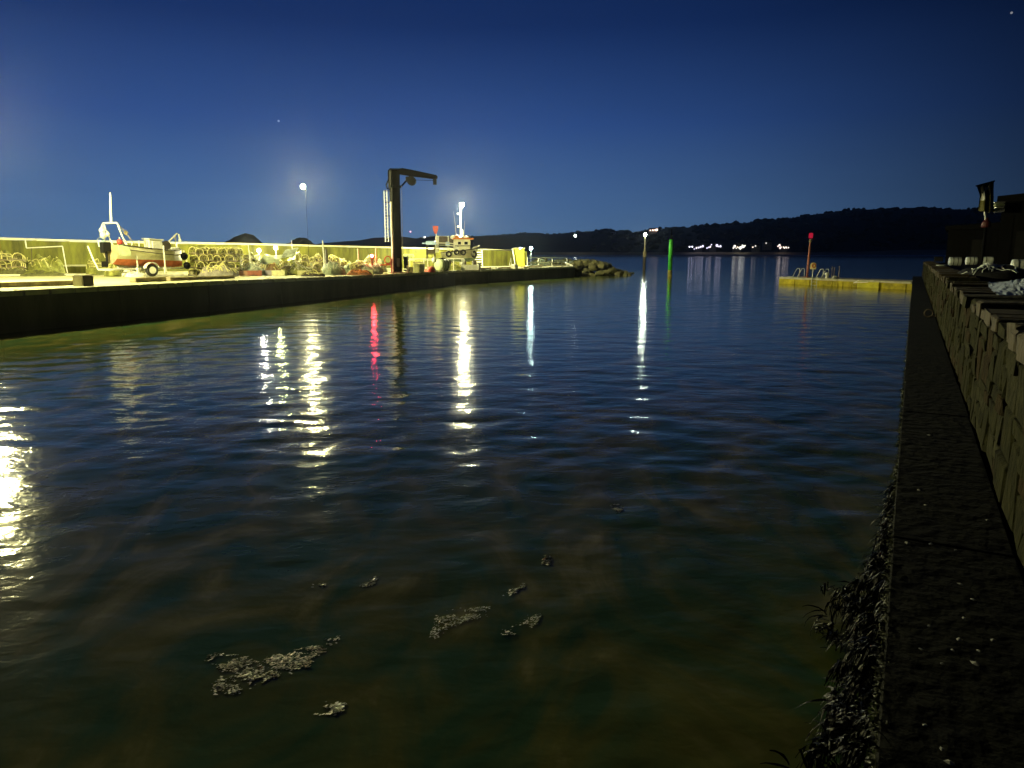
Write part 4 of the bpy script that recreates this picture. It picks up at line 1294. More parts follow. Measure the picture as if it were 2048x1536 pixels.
for sg in (-1, 1):
    m = M(); m.tube([(s_[0], sg * s_[1], s_[2] + .02) for s_ in SEC2], .06, 6); obj('gunwale', m, m_tar, b2t)
wx0, wx1 = xx_(908), xx_(938)
wz0, wz1 = zz(502), zz(478.5)
m = M(); m.box(((wx0 + wx1) / 2, 0, (wz0 + wz1) / 2), (wx1 - wx0, 1.5, wz1 - wz0)); obj('wheelhouse', m, m_hull, b2t)
def win(x, y, z, w, h, side):
    m = M()
    if side:
        m.box((x, y, z), (w, .03, h))
    else:
        m.box((x, y, z), (.03, w, h))
    f = obj('window', m, m_glass, b2t)
    m = M()
    for a_1, b_1, c_1, d_1 in ((0, h / 2, w + .08, .05), (0, -h / 2, w + .08, .05), (w / 2, 0, .05, h), (-w / 2, 0, .05, h)):
        m.box((x + a_1, y - .012, z + b_1) if side else (x + .012, y + a_1, z + b_1), (c_1, .03, d_1) if side else (.03, c_1, d_1))
    obj('frame', m, m_white, f)
wm2 = (wz0 + wz1) / 2
win(wx0 + .45, -.765, wz1 - .38, .34, .32, True)
win(wx0 + 1.1, -.765, wz1 - .38, .38, .32, True)
for k in range(3):
    win(wx1 + .015, -.5 + .5 * k, wz1 - .38, .38, .36, False)
m = M(); m.bbox(((wx0 + wx1) / 2 + .12, 0, wz1 + .05), (wx1 - wx0 + .55, 1.85, .13), .04); obj('roof', m, m_orange, b2t)
m = M(); m.grid([[(wx0 - .2 + .9 * i / 6, -.5 + j / 6, wz1 + .12 + .30 * math.sin(math.pi * i / 6) * math.sin(math.pi * j / 6) ** .6 + .05 * random.random()) for j in range(7)] for i in range(7)]); obj('folded_cover', m, m_orange, b2t, smooth=True)
m = M(); m.ball((wx0 - .15, -.3, wz1 + .2), .24, 10, 7, (1.1, 1, .8)); obj('radar_dome', m, m_white, b2t, smooth=True)
m = M(); m.lathe([(.22, wz1 + .12), (.22, wz1 + .3), (.05, wz1 + .34)], 12, (wx0 + 1.25, .2, 0)); obj('searchlight', m, m_white, b2t)
for x_, y_, hh_, lean in ((wx0 + .3, .6, 2.6, -.25), (wx0 + .9, -.6, 1.7, .12)):
    m = M(); m.tube([(x_, y_, wz1 + .1), (x_ + lean * .5, y_, wz1 + .1 + hh_ * .6), (x_ + lean, y_, wz1 + .1 + hh_)], [.03, .02, .012], 5); obj('whip_aerial', m, m_white, b2t)
m = M(); m.tube([(wx1 + .2, 0, wz1 + .1), ((wx1 + Lh) / 2 + .2, 0, (wz1 + zz(496)) / 2 - .06), (Lh, 0, zz(495))], .018, 4); obj('forestay', m, m_tar, b2t)
m = M(); m.box((wx0 + .12, -.762, (wz0 + wz1) / 2 - .1), (.5, .03, wz1 - wz0 - .25)); dr = obj('door', m, m_white, b2t); m = M(); m.box((wx0 + .3, -.80, (wz0 + wz1) / 2 - .1), (.05, .05, .16)); obj('handle', m, m_steel, dr)
m = M(); m.box(((wx0 + wx1) / 2, -.772, wz1 - .64), (wx1 - wx0 - .02, .04, .07)); obj('rubbing_strip', m, m_tar, b2t)
for k in range(5):
    x_ = .4 + k * .62
    m = M(); m.tube([(x_, -1.06, zz(503)), (x_ + .05, -1.13, zz(506)), (x_ + .02, -1.12, zz(511))], .02, 4); obj('fender_rope', m, m_rope, b2t)
# open gantry aft of the wheelhouse
gx0, gx1 = xx_(873), xx_(896)
gz = zz(472.5)
m = M()
for y_ in (-.75, .75):
    m.tube([(gx0, y_, zz(505)), (gx0, y_, gz), (gx1, y_, gz), (gx1, y_, zz(504))], .05, 6)
    m.tube([(gx0 + .15, y_, zz(505)), (gx0 + .15, y_, gz)], .04, 6)
m.tube([(gx0, -.75, gz), (gx0, .75, gz)], .05, 6); m.tube([(gx1, -.75, gz), (gx1, .75, gz)], .05, 6)
obj('gantry', m, m_white, b2t)
m = M(); m.box(((gx0 + gx1) / 2 + .1, .6, zz(480)), (gx1 - gx0 - .2, .04, .75)); m.box((gx1 + .42, .5, zz(483)), (.6, .04, .6)); obj('canvas_screen', m, mat('dark canvas', (.06, .05, .04), .9), b2t)
for v_ in (486, 490.5, 495.5):
    m = M(); m.tube([(gx0 - .1, -.98, zz(v_)), (gx1 + .1, -1.0, zz(v_ + .6)), (wx0, -.95, zz(v_ + 2.2))], .045, 5); obj('guard_rail', m, m_white, b2t)
m = M(); m.bbox((gx1 - .1, -.7, zz(488)), (.42, .4, .40), .08); obj('blue_cover', m, m_blue, b2t)
m = M(); m.tube([(.86 * Lh, -.5, zz(499)), (.92 * Lh, -.42, zz(494.5)), (Lh + .1, 0, zz(493)), (Lh + .28, 0, zz(490.5))], .07, 6); m.tube([(.86 * Lh, .5, zz(499)), (.92 * Lh, .42, zz(494.5)), (Lh + .1, 0, zz(493))], .05, 6); obj('pulpit', m, m_white, b2t)
ty = M(); ty.tube([(.24 * math.cos(w), 0, .24 * math.sin(w)) for w in np.linspace(0, 6.28, 17)[:-1]], .095, 7, True)
tme = mesh('tyre', ty, m_rubber, True)
for u_, v_, rz_, s_, lab in ((895, 508, 0, .95, 'leftmost tyre fender on the cabin boat, below the gantry'), (910, 504.5, 0, .85, 'tyre fender below the wheelhouse door of the cabin boat'), (923, 505, 0, .9, 'tyre fender below the wheelhouse front'), (946.5, 509, 38, 1.15, 'large tyre fender at the bow of the cabin boat')):
    x_ = xx_(u_)
    hb = np.interp(x_, [q_[0] for q_ in SEC2], [q_[1] for q_ in SEC2])
    pz = b2t.matrix_basis @ Vector((x_, -hb - .12, zz(v_)))
    o = obj('tyre_fender', tme, None, loc=pz, rot=(0, 0, R(10 + rz_)))
    o.scale = (s_, s_, s_)
    tag(o, lab, 'tyre', 'tyre fenders on the cabin boat')
for x_ in (.8, 2.2, 3.2):
    m = M(); m.box((x_, 0, .35), (.3, 1.2, .7)); m.box((x_, 0, .74), (.2, .8, .14))
    tag(obj('keel_block', m, m_tar, loc=b2t.location, rot=b2t.rotation_euler), ('aft', 'middle', 'forward')[(.8, 2.2, 3.2).index(x_)] + ' timber keel block propping the cabin boat', 'block', 'keel blocks under the cabin boat')
t = thing('danbuoy', 'red paddle shaped marker on a white pole above the cabin boat', 'marker', b2t.matrix_basis @ Vector((gx0 - .1, -.8, zz(503))))
hd = D(871, 466, Y2).z - t.location.z
m = M(); m.tube([(.15, 0, 0), (.05, 0, hd)], .045, 6); obj('pole', m, m_white, t)
r_ = [(-.10, hd - .1), (.1, hd - .1), (.26, hd + .35), (.25, hd + .65), (-.25, hd + .65), (-.26, hd + .35)]
m = M(); m.prism(r_, -.06, .06); obj('paddle', m, m_red, t)
p = Gd(862, 69)
t = thing('covered_box', 'frame stand with a light blue covered box left of the cabin boat', 'stand', p)
zt = D(862, 482.5, 69).z - p.z
m = M()
for x_ in (-.36, .36):
    for y_ in (-.3, .3):
        m.tube([(x_, y_, 0), (x_, y_, zt - .3)], .04, 5)
m.box((0, 0, zt - 1.2), (.85, .7, .06)); m.box((0, 0, zt - .95), (.7, .5, .4))
obj('stand', m, m_tar, t)
m = M(); m.bbox((0.02, 0, zt - .15), (.92, .72, .34), .06); m.box((-.62, 0, zt - .2), (.4, .1, .1)); obj('cover', m, m_blue, t)
m = M(); m.box((.1, .1, .9), (1.7, .5, .26)); obj('pale_chest', m, m_tank, t)
# barred hatch leaning on the end wall
p = Gd(955, 82)
t = thing('barred_gate', 'pale barred gate leaning on the end wall right of the cabin boat', 'gate', p, R(10))
hg = D(955, 500, 82).z - p.z
m = M(); m.tube([(-.58, 0, 0), (-.55, .2, hg), (.55, .2, hg), (.58, 0, 0)], .06, 5); obj('frame', m, m_white, t)
for k in range(6):
    m = M(); m.tube([(-.56, .03 * k, hg * (k + 1) / 7), (.56, .03 * k, hg * (k + 1) / 7)], .05, 5); obj('bar', m, m_white, t)
t = thing('bollard', 'small black mooring bollard by the pale board', 'bollard', G(959, 536))
m = M(); m.lathe([(.2, 0), (.2, .05), (.13, .08), (.12, .34), (.19, .40), (.17, .48), (.05, .52)], 12); obj('body', m, m_steel, t, smooth=True)

# railing at the seaward end
q5 = [G(u, v) for u, v in ((1055, 534.5), (1077, 533.8), (1104, 533.2), (1134, 532))]
railing(q5, (0, 1, 2, 3), [D(1090, 515.5, q.y).z - q.z for q in q5], 'white two rail pipe railing at the seaward end of the quay', r=.06)
m = M(); wallpiece(m, G(1052, 533.5), G(1134, 531), .2, 0, 1.0, 1.34, 1.34)
tag(obj('kerb', m, m_coping), 'pale kerb along the foot of the end railing', 'kerb')
m = M(); a, b = G(1131, 533), G(1147, 533)
m.box(((a.x + b.x) / 2, (a.y + b.y) / 2 + 1, 1.42), (.9, 2.2, .12), ry=R(24))
tag(obj('ramp_slab', m, m_white), 'pale slanting slab at the end of the railing', 'slab')

# ------------------------------------------------------------------ breakwater rocks
def rock_mesh(seed):
    bm = bmesh.new()
    bmesh.ops.create_icosphere(bm, subdivisions=2, radius=1)
    for v in bm.verts:
        n_ = mnoise.noise(v.co * 1.1 + Vector((seed * 9, 0, 0)))
        f_ = 1 + .35 * n_
        v.co = v.co * f_
        for ax in (Vector((1, .3, .2)), Vector((-.4, 1, .3)), Vector((.2, -.6, 1)), Vector((-.8, -.5, -.2)), Vector((.5, .1, .9))):
            a_ = ax.normalized()
            d_ = v.co.dot(a_)
            lim = .62 + .12 * math.sin(seed * 3 + ax.x * 7)
            if d_ > lim:
                v.co -= a_ * (d_ - lim) * .85
    me = bpy.data.meshes.new('boulder')
    bm.to_mesh(me)
    bm.free()
    me.materials.append(m_rock)
    return me
rks = [rock_mesh(k) for k in range(6)]
def boulder(x, y, z, s, lab, grp):
    o = obj('boulder', random.choice(rks), None, loc=(x, y, z), rot=(random.uniform(-.4, .4), random.uniform(-.4, .4), random.uniform(0, 6.28)))
    o.scale = (s * random.uniform(.9, 1.4), s * random.uniform(.8, 1.2), s * random.uniform(.6, .9))
    tag(o, lab, 'boulder', grp)
for k in range(46):
    f_ = (k + .5) / 46
    u = 1150 + 112 * f_
    vt = np.interp(u, [1150, 1165, 1185, 1210, 1225, 1245, 1272], [521, 519, 521, 525, 534, 542, 547])
    for row in range(3):
        yy = 88 + row * 4.5 + random.uniform(-1, 1)
        p = D(u + random.uniform(-3, 3), vt, yy)
        top = max(.15, p.z)
        s = random.uniform(.5, .85) * (1 - .4 * f_)
        z = random.uniform(-.1, max(.05, top - s * .5)) if row == 0 else top - s * .55
        if k % 2 and row == 1:
            continue
        boulder(p.x, yy, z, s, ('front', 'middle', 'rear')[row] + (' rank rough boulder in the breakwater mound beyond the end railing' if u < 1190 else ' rank dark boulder in the low seaward tail of the breakwater'), 'breakwater boulders by the railing' if u < 1190 else 'breakwater boulders at the seaward tail')
for k in range(12):
    u = 1068 + k * 7.5
    yy = 97 + random.uniform(0, 3)
    p = D(u, 517 + random.uniform(0, 4), yy)
    boulder(p.x, yy, p.z - .55, random.uniform(.8, 1.1), 'yellow lit boulder seen behind the white end railing', 'boulders behind the railing')
for k in range(3):
    p = P(1152 + k * 7, 548 - k, .2)
    boulder(p.x, p.y + 1.2, .35, random.uniform(.8, 1.0), 'bright boulder standing in the water at the quay end corner', 'boulders at the quay end corner')

# ------------------------------------------------------------------ houses and lights across the bay
def house(u, v, r_, w, h, col, rz, lab, lit=2):
    a = uaz(u)
    z = max(.5, HC + (508 - v) / FPX * r_ * math.cos(a))
    t = thing('house', lab, 'house', (r_ * math.sin(a), r_ * math.cos(a), z - h), -a + rz, 'houses across the bay')
    m = M(); m.box((0, 0, h / 2 - 3), (w, 7, h + 6)); obj('wall', m, col, t)
    m = M(); m.prism([(-w / 2 - .3, h), (w / 2 + .3, h), (w / 2 - 1.2, h + 2.6), (-w / 2 + 1.2, h + 2.6)], -3.8, 3.8); rf = obj('roof', m, m_steel, t)
    m = M(); m.box((w / 2 - 1.6, 0, h + 2.8), (.9, .7, 1.6)); obj('chimney', m, m_wood, rf)
    for k in range(3):
        x = -w / 3 + w / 3 * k
        m = M(); m.box((x, -3.52, h * .55), (1.5, .1, 1.4)); obj('window', m, m_litwin if k < lit else m_glass, t)
    return t
m_litwin = glow('lit window', (1.0, .80, .62), 2.2)
m_housew = mat('white harling', (.22, .22, .22), .9, .15, .4)
for k, (u, v, r_, w, lab, lit) in enumerate(((1396, 493, 985, 9, 'house with lit windows left among the purple white lights', 2), (1425, 492, 990, 8, 'house with lit windows between two groups of purple lights', 1), (1473, 492, 985, 10, 'house behind the bright yellow white lights', 3), (1511, 492, 990, 10, 'dim pale house with one window lit, alone on the slope', 1), (1533, 486, 1010, 11, 'dim pale long house highest on the slope', 0), (1566, 492, 985, 9, 'house with pink white lit windows furthest right', 3), (1304, 461, 1260, 14, 'house with pink lights high on the ridge behind the perch', 3), (1225, 466, 1250, 9, 'house with a red light on the left ridge', 0))):
    house(u, v, r_, w, 4.0, m_housew, random.uniform(-.3, .3), lab, lit)
def far_light(u, v, r_, rad, col, s, lab, grp=None):
    a = uaz(u)
    e_ = (508 - v) / FPX * math.cos(a)
    z = HC + e_ * r_
    zg = ground_h(a, r_)
    if zg > z - 1.5:
        zg = z - 4
    t = thing('street_lamp', lab, 'street lamp', (r_ * math.sin(a), r_ * math.cos(a), zg), 0, grp)
    m = M(); m.tube([(0, 0, 0), (0, 0, z - zg)], .12, 5); obj('post', m, m_steel, t)
    m = M(); m.ball((0, 0, z - zg), rad, 8, 6); obj('lamp', m, glow('far lamp', col, s), t)
WH, PU, PK, RD = (1, .97, .85), (.84, .78, 1.0), (1, .70, .55), (1, .14, .08)
far_light(1150, 473, 960, 1.5, (.95, 1, .85), 26, 'single bright white lamp on the hill right of the quay end')
far_light(1224, 468, 1255, 1.3, RD, 4, 'red orange lamp on the ridge left of the light perch')
far_light(1230, 468.3, 1255, .8, RD, 2.5, 'dim red lamp close beside the red orange one')
for k, u in enumerate((1299, 1304, 1309, 1312)):
    far_light(u, 462.3 - .3 * k, 1255, 1.0 + .28 * k, PK, 3, 'pink lamp in the short row on the ridge behind the perch', 'pink lamps on the ridge')
for u, v in ((1378.5, 494), (1384, 494)):
    far_light(u, v, 960, .85, PU, 5, 'faint white lamp left of the purple white lights', 'faint lamps at the left end of the shore lights')
for k in range(5):
    far_light(1388 + k * 4.2, 498.3 - k * 1.35, 955, .75 + .17 * k, PU, 1.7, 'purple white lamp in the sloping row by the shore', 'lamps in the sloping row')
for u, v, s_ in ((1413.5, 496.5, 1.0), (1417, 495, 1.1), (1420, 493, 1.0), (1422, 490, .8), (1433, 491.5, 1.5), (1436, 493.5, 1.0), (1440, 493, 1.3)):
    far_light(u, v, 958, s_ * random.uniform(.75, 1.15), PU, 1.7, 'purple white lamp in the cluster right of the sloping row', 'purple white shore lamps')
for u, v, s_ in ((1466, 496.5, .9), (1468.5, 492.8, 1.4), (1472, 497, .9), (1478, 496, 1.4), (1482, 495, 1.9), (1486, 494, 1.4), (1489, 492, 1.2), (1484, 491.5, 1.0), (1480, 498, 1.0)):
    far_light(u, v, 956, s_ * random.uniform(.7, 1.2), WH, 1.8, 'yellow white lamp in the brightest cluster on the far shore', 'brightest shore lamps')
far_light(1510, 492.5, 958, .9, WH, 1.2, 'dim white lamp by the lone dim house')
far_light(1531, 487, 1000, .9, WH, 1.0, 'dim white lamp by the highest long house')
for u, v, s_ in ((1555, 493, .9), (1558, 491, 1.4), (1559.5, 496.3, 1.3), (1568, 496.5, .9), (1572, 496, .9), (1576, 495.6, .9)):
    far_light(u, v, 958, s_, (1, .82, .76), 1.7, 'pink white lamp in the small group at the right end of the shore', 'pink white shore lamps')
far_light(822, 465, 1340, 1.2, (1, .35, .45), 5, 'tiny red lamp on the hill behind the crane')
far_light(850, 475.5, 1100, 1.4, WH, 3, 'white lamp on the hill left of the cabin boat')

# ------------------------------------------------------------------ right side: yard gear
m_pale = mat('pale blue-white plastic', (.80, .88, .84), .5, .2, 5, .006, 8)
def drum(u, v, w, rz, lab, bands=2, al=None):
    p = P(u, v, 1.9)
    t = thing('plastic_drum', lab, 'drum', p + Vector((0, 0, w * .5)), rz, 'pale drums lying behind the harbour wall')
    r_ = w * .5
    m = M(); m.lathe([(r_ * .7, -w * .62), (r_ * .97, -w * .58), (r_, -w * .5), (r_, w * .5), (r_ * .97, w * .58), (r_ * .7, w * .62)], 18, (0, 0, 0), Matrix.Rotation(R(90), 4, 'Y')); obj('body', m, m_pale, t, smooth=True)
    for k in range(bands):
        x_ = -w * .22 + k * w * .44
        m = M(); m.tube([(x_, r_ * 1.0 * math.cos(a_), r_ * 1.0 * math.sin(a_)) for a_ in np.linspace(0, 6.28, 21)[:-1]], w * .035, 5, True); obj('band', m, m_steel, t)
drum(1909, 532, .52, R(-20), 'pale drum nearest the wall corner, first of the row of three')
drum(1942, 530, .52, R(-22), 'pale drum in the middle of the row of three', 2)
drum(1974, 529, .52, R(-20), 'pale drum third in the row, beside the dark net mound', 1)
drum(2040, 545, .50, R(-24), 'banded pale drum nearest the right edge of the view', 3)
# dark heap with pale edging, crumpled sheet, pale tray
def yard_heap(u0, u1, v, h, depth, ma, lab, seed, strands, rope, name, cat):
    a, b = P(u0, v, 1.93), P(u1, v, 1.93)
    c = (a + b) / 2
    w = (b - a).length / 2
    t = thing(name, lab, cat, c, math.atan2(b.y - a.y, b.x - a.x))
    def hp(x, y_):
        r_ = min(1, math.hypot(x / w, y_ / depth))
        return h * max(0, 1 - r_ ** 2.4) ** .55 * (.8 + .4 * mnoise.noise(Vector((x * 2.2, y_ * 2.2, seed)))) + .06 * h * mnoise.noise(Vector((x * 9, y_ * 9, seed)))
    m = M()
    rows = []
    for i in range(15):
        f_ = i / 14
        row = [(w * f_ * math.cos(2 * math.pi * k / 44), depth * f_ * math.sin(2 * math.pi * k / 44), hp(w * f_ * math.cos(2 * math.pi * k / 44), depth * f_ * math.sin(2 * math.pi * k / 44)) if i < 14 else -.04) for k in range(44)]
        rows.append(row + [row[0]])
    m.grid(rows)
    obj('body', m, ma, t, smooth=True)
    for k in range(strands):
        x, y_ = random.uniform(-w * .95, w * .1), random.uniform(-depth * .9, -depth * .1)
        th = random.uniform(.5, 1.7)
        pts = []
        for j in range(12):
            if math.hypot(x / w, y_ / depth) > .985:
                break
            pts.append((x, y_, hp(x, y_) + .012))
            th += random.uniform(-.35, .3)
            x += .07 * math.cos(th)
            y_ += .07 * math.sin(th)
        if len(pts) > 2:
            m = M(); m.tube(pts, .016, 5); obj('strap', m, rope, t)
    return t
m_navy = mat('navy tarpaulin', (.008, .009, .014), .9, .4, 6, .02, 10)
yard_heap(1922, 2050, 553, .36, 1.1, m_navy, 'navy tarpaulin covered mound with pale straps behind the wall', 31, 30, m_pale, 'covered_mound', 'tarpaulin')
def crumpled(u0, u1, v0, v1, lab, seed, ma):
    m = M()
    rows = []
    a, b = P(u0, v0, 2.0), P(u1, v0, 2.0)
    c, d = P(u0 + 22, v1, 2.0), P(u1, v1, 2.0)
    for i in range(22):
        g_ = i / 21
        row = []
        for j in range(34):
            f_ = j / 33
            p = a.lerp(b, f_).lerp(c.lerp(d, f_), g_)
            z = 2.0 + .20 * math.sin(math.pi * g_) ** .7 * min(1, f_ * 2.2) * (.8 + .5 * mnoise.noise(Vector((p.x * 4, p.y * 3, seed)))) + .06 * abs(mnoise.noise(Vector((p.x * 11, p.y * 8, seed)))) 
            row.append((p.x, p.y, z))
        rows.append(row)
    m.grid(rows)
    m.grid([[(x, y, z - .02) for x, y, z in r_][::-1] for r_ in rows])
    return tag(obj('crumpled_sheet', m, ma), lab, 'sheet')
crumpled(1972, 2150, 566, 592, 'crumpled blue white plastic sheet lying on the cap stones near the right edge', 41, mat('blue white sheet', (.40, .46, .56), .45, .3, 14, .004, 20))
p = P(1884, 533.5, 1.99)
t = thing('plastic_tray', 'flat oval white tray lying left of the first pale drum', 'tray', p, R(-25))
m = M(); m.lathe([(.02, .0), (.16, .0), (.24, .045), (.25, .06), (.22, .06), (.15, .025), (.02, .02)], 18, (0, 0, .03), Matrix.Diagonal((1.1, 1.5, 1, 1))); obj('body', m, m_pale, t, smooth=True)
p = P(1877, 523, 1.9)
t = thing('dark_box', 'dark box standing on the wall end beside the white tray', 'box', p, -AZ)
m = M(); m.bbox((0, .5, .20), (.75, .5, .42), .03); obj('body', m, m_steel, t)
m = M(); m.bbox((0, .5, .43), (.82, .56, .05), .015); obj('lid', m, m_steel, t)
p = P(1897, 520, 1.9)
m = M(); m.lathe([(.06, 0), (.06, D(1897, 499, p.y).z - 1.9), (.02, D(1897, 498, p.y).z - 1.9)], 8)
tag(obj('marker_post', m, m_wood, loc=p), 'thin grey post behind the dark box', 'post')
# banner on a pole
yb = 33.0
pb = D(1970, 470, yb); pb.z = 1.86
t = thing('banner', 'tall dark banner with white and yellow green print hanging from a pole at right', 'banner', pb)
def bz(u, v): return D(u, v, yb).x - pb.x, D(u, v, yb).z - pb.z
m = M(); x_, z_ = bz(1970, 424); xt, zt = bz(1986, 364); m.tube([(0, 0, bz(1970, 452)[1]), (x_, 0, z_)], .045, 7); m.tube([(x_, .05, z_), (bz(1983, 424)[0], .05, bz(1983, 424)[1]), (bz(1988, 366)[0], .05, bz(1988, 366)[1])], .03, 6); obj('pole', m, m_pale, t)
m = M(); xa, za = bz(1952, 372); m.tube([(xa, 0, za), (bz(1989, 363)[0], 0, bz(1989, 362)[1])], .035, 6); obj('spar', m, m_black, t)
m = M(); m.lathe([(.16, 0), (.20, .05), (.18, .22), (.10, .32), (.06, .45)], 14, (0, 0, bz(1970, 455)[1])); obj('base_weight', m, mat('dull red', (.07, .006, .008), .6), t)
m = M(); m.lathe([(.055, 0), (.055, bz(1970, 455)[1])], 8); obj('lower_pole', m, m_black, t)
rows = []
for i in range(25):
    g_ = i / 24
    row = []
    for j in range(27):
        f_ = j / 26
        ul = 1954 + 8 * min(1, g_ * 2.5) - 1.5 * g_
        ur = 1989 - 3 * g_
        vt_ = 372 - 8.5 * f_
        vb_ = 421 + 7 * math.sin(f_ * 3) * .6
        q_ = bz(ul + (ur - ul) * f_, vt_ + (vb_ - vt_) * g_)
        row.append((q_[0], .09 * math.sin(f_ * 15 + g_ * 1.5) * (.4 + g_) + .02 * random.random(), q_[1]))
    rows.append(row)
m = M(); m.grid(rows); m.grid([[(x, y + .012, z) for x, y, z in r_][::-1] for r_ in rows])
bm = bpy.data.materials.new('banner print')
bm.use_nodes = True
n, l = bm.node_tree.nodes, bm.node_tree.links
b_ = n['Principled BSDF']; b_.inputs['Roughness'].default_value = .8
tcn = n.new('ShaderNodeTexCoord')
def math_(op, a, b=None):
    k = n.new('ShaderNodeMath'); k.operation = op
    for i, x in enumerate((a, b)):
        if x is None: continue
        if isinstance(x, (int, float)): k.inputs[i].default_value = x
        else: l.new(x, k.inputs[i])
    return k.outputs[0]
sp = n.new('ShaderNodeSeparateXYZ'); l.new(tcn.outputs['Generated'], sp.inputs[0])
X_, Z_ = sp.outputs['X'], sp.outputs['Z']
nz = n.new('ShaderNodeTexNoise'); nz.inputs['Scale'].default_value = 5; l.new(tcn.outputs['Generated'], nz.inputs['Vector'])
# slanting white blade high on the cloth, yellow-green lower field
xc = math_('ADD', math_('MULTIPLY', Z_, .42), .18)
dx = math_('ABSOLUTE', math_('SUBTRACT', X_, xc))
blade = math_('MULTIPLY', math_('LESS_THAN', dx, math_('MULTIPLY', math_('ADD', nz.outputs[0], -.05), .20)), math_('MULTIPLY', math_('GREATER_THAN', Z_, .40), math_('LESS_THAN', Z_, .84)))
low = math_('LESS_THAN', math_('ADD', Z_, math_('MULTIPLY', nz.outputs[0], .22)), .70)
mx1 = n.new('ShaderNodeMix'); mx1.data_type = 'RGBA'; l.new(low, mx1.inputs[0]); mx1.inputs[6].default_value = (.012, .012, .014, 1); mx1.inputs[7].default_value = (.12, .11, .025, 1)
mx2 = n.new('ShaderNodeMix'); mx2.data_type = 'RGBA'; l.new(blade, mx2.inputs[0]); l.new(mx1.outputs[2], mx2.inputs[6]); mx2.inputs[7].default_value = (.72, .72, .70, 1)
l.new(mx2.outputs[2], b_.inputs['Base Color'])
obj('cloth', m, bm, t, smooth=True)
# dark harbour buildings on the right
m_bld = mat('black stained boards', (.004, .004, .0045), .95, .3, 2, spec=.15)
def building(u0, u1, vtop, y, dep, lab, roof):
    a = D(u0, vtop, y)
    b = D(u1, vtop, y)
    w = b.x - a.x
    h = a.z - 1.86
    t = thing('shed', lab, 'building', (a.x, y, 1.86), -math.atan2(a.x, y) - R(1))
    m = M(); m.box((w / 2, dep / 2, h / 2 - .15), (w, dep, h - .3)); obj('wall', m, m_bld, t)
    m = M(); m.prism([(-.25, h - .3), (w + .3, h - .3), (w + .3, h + roof), (-.25, h)], -.3, dep + .3); obj('roof', m, m_bld, t)
    k = 0
    x = .1
    while x < min(w, 9):
        m = M(); m.box((x + .24, -.014, h / 2 - .16), (.44, .03, h - .34)); obj('board', m, m_bld, t)
        x += .48
    return t, h
t, h = building(1898, 2100, 452, 60, 8, 'low black boarded shed behind the drums at right', .5)
m = M(); m.box((2.2, -.05, .95), (.9, .04, 1.9)); dr = obj('door', m, m_steel, t); m = M(); m.box((2.5, -.09, .95), (.05, .05, .12)); obj('handle', m, m_galv, dr)
t, h = building(2007, 2260, 392.5, 38, 7, 'tall black shed with a flat roof at the right edge', .6)
m = M(); m.box((1.2, -.05, .95), (.9, .04, 1.9)); dr = obj('door', m, m_steel, t); m = M(); m.box((1.5, -.09, .95), (.05, .05, .12)); obj('handle', m, m_galv, dr)
a, b = D(1988, 406, 37.5), D(2006, 412, 37.5)
t = thing('canopy', 'pale slatted canopy sticking out from the tall black shed', 'canopy', (a.x, 37.5, a.z))
for k in range(3):
    m = M(); m.box(((b.x - a.x) / 2, .2, -.04 - k * .13), (b.x - a.x + .1 - k * .1, .7, .05), rx=R(-12)); obj('slat', m, m_galv if k != 1 else m_tank, t)
m = M(); m.box((b.x - a.x + .02, .25, -.2), (.06, .8, .5)); obj('bracket', m, m_steel, t)
for u, lab in ((1947.5, 'small pinkish lamp left of the banner foot'), (1953.5, 'brighter small white lamp next to the banner foot')):
    p = D(u, 453.6, 59.4)
    t = thing('wall_lamp', lab, 'lamp', p, 0, 'pair of lamps on the low shed')
    m = M(); m.box((0, .25, .16), (.12, .6, .06)); obj('bracket', m, m_steel, t)
    m = M(); m.ball((0, 0, 0), .10, 10, 6, (1, 1, .8)); obj('lamp', m, glow('shed lamp', (1, .82, .78), 3.0 if u > 1950 else 1.2), t)
# iron ring with rope on the ledge, litter and shells
p = L(.52, 24.5, ZL)
t = thing('mooring_ring', 'rusty iron mooring ring with a rope end on the ledge', 'mooring ring', p, -AZ)
m_rust = mat('rusty iron', (.10, .075, .05), .8, .4, 9)
m = M(); m.tube([(.11 * math.cos(w), 0, .12 + .11 * math.sin(w)) for w in np.linspace(0, 6.28, 15)[:-1]], .022, 6, True); obj('ring', m, m_rust, t)
m = M(); m.tube([(0, 0, .02), (.12, .05, .03), (.25, -.02, .03), (.34, .1, .03)], .02, 5); obj('rope', m, m_rust, t)
pale = mat('pale shell litter', (.34, .34, .30), .7, .3, 20)
sh = M(); sh.add([(-1, -.5, 0), (.2, -.7, .02), (1, -.1, 0), (.5, .6, .03), (-.6, .6, 0), (0, 0, .35)], [(0, 1, 5), (1, 2, 5), (2, 3, 5), (3, 4, 5), (4, 0, 5), (4, 3, 2, 1, 0)])
shm = mesh('leaf_litter', sh, pale)
for u, v, s_ in ((1951, 1327, .024), (1884, 1327, .010), (1921, 1168, .018), (1946, 1199, .016), (1928, 1236, .015), (1919, 1279, .02), (1987, 1280, .018), (1859, 1252, .014), (1862, 1088, .022), (1815, 1086, .024), (1905, 1300, .012), (1958, 1302, .014), (1842, 1298, .012), (1975, 1040, .02), (1912, 1100, .014), (1852, 1010, .02), (1900, 1525, .02), (1884, 1498, .013), (1850, 1450, .012), (1838, 980, .02), (1858, 870, .03)):
    p = P(u, v, ZL + .003)
    o = obj('leaf_litter', shm, None, loc=p, rot=(0, 0, random.uniform(0, 6.28)))
    o.scale = (s_, s_, s_)
    tag(o, 'small pale scrap of leaf or shell lying on the dark ledge', 'litter', 'pale scraps on the ledge')
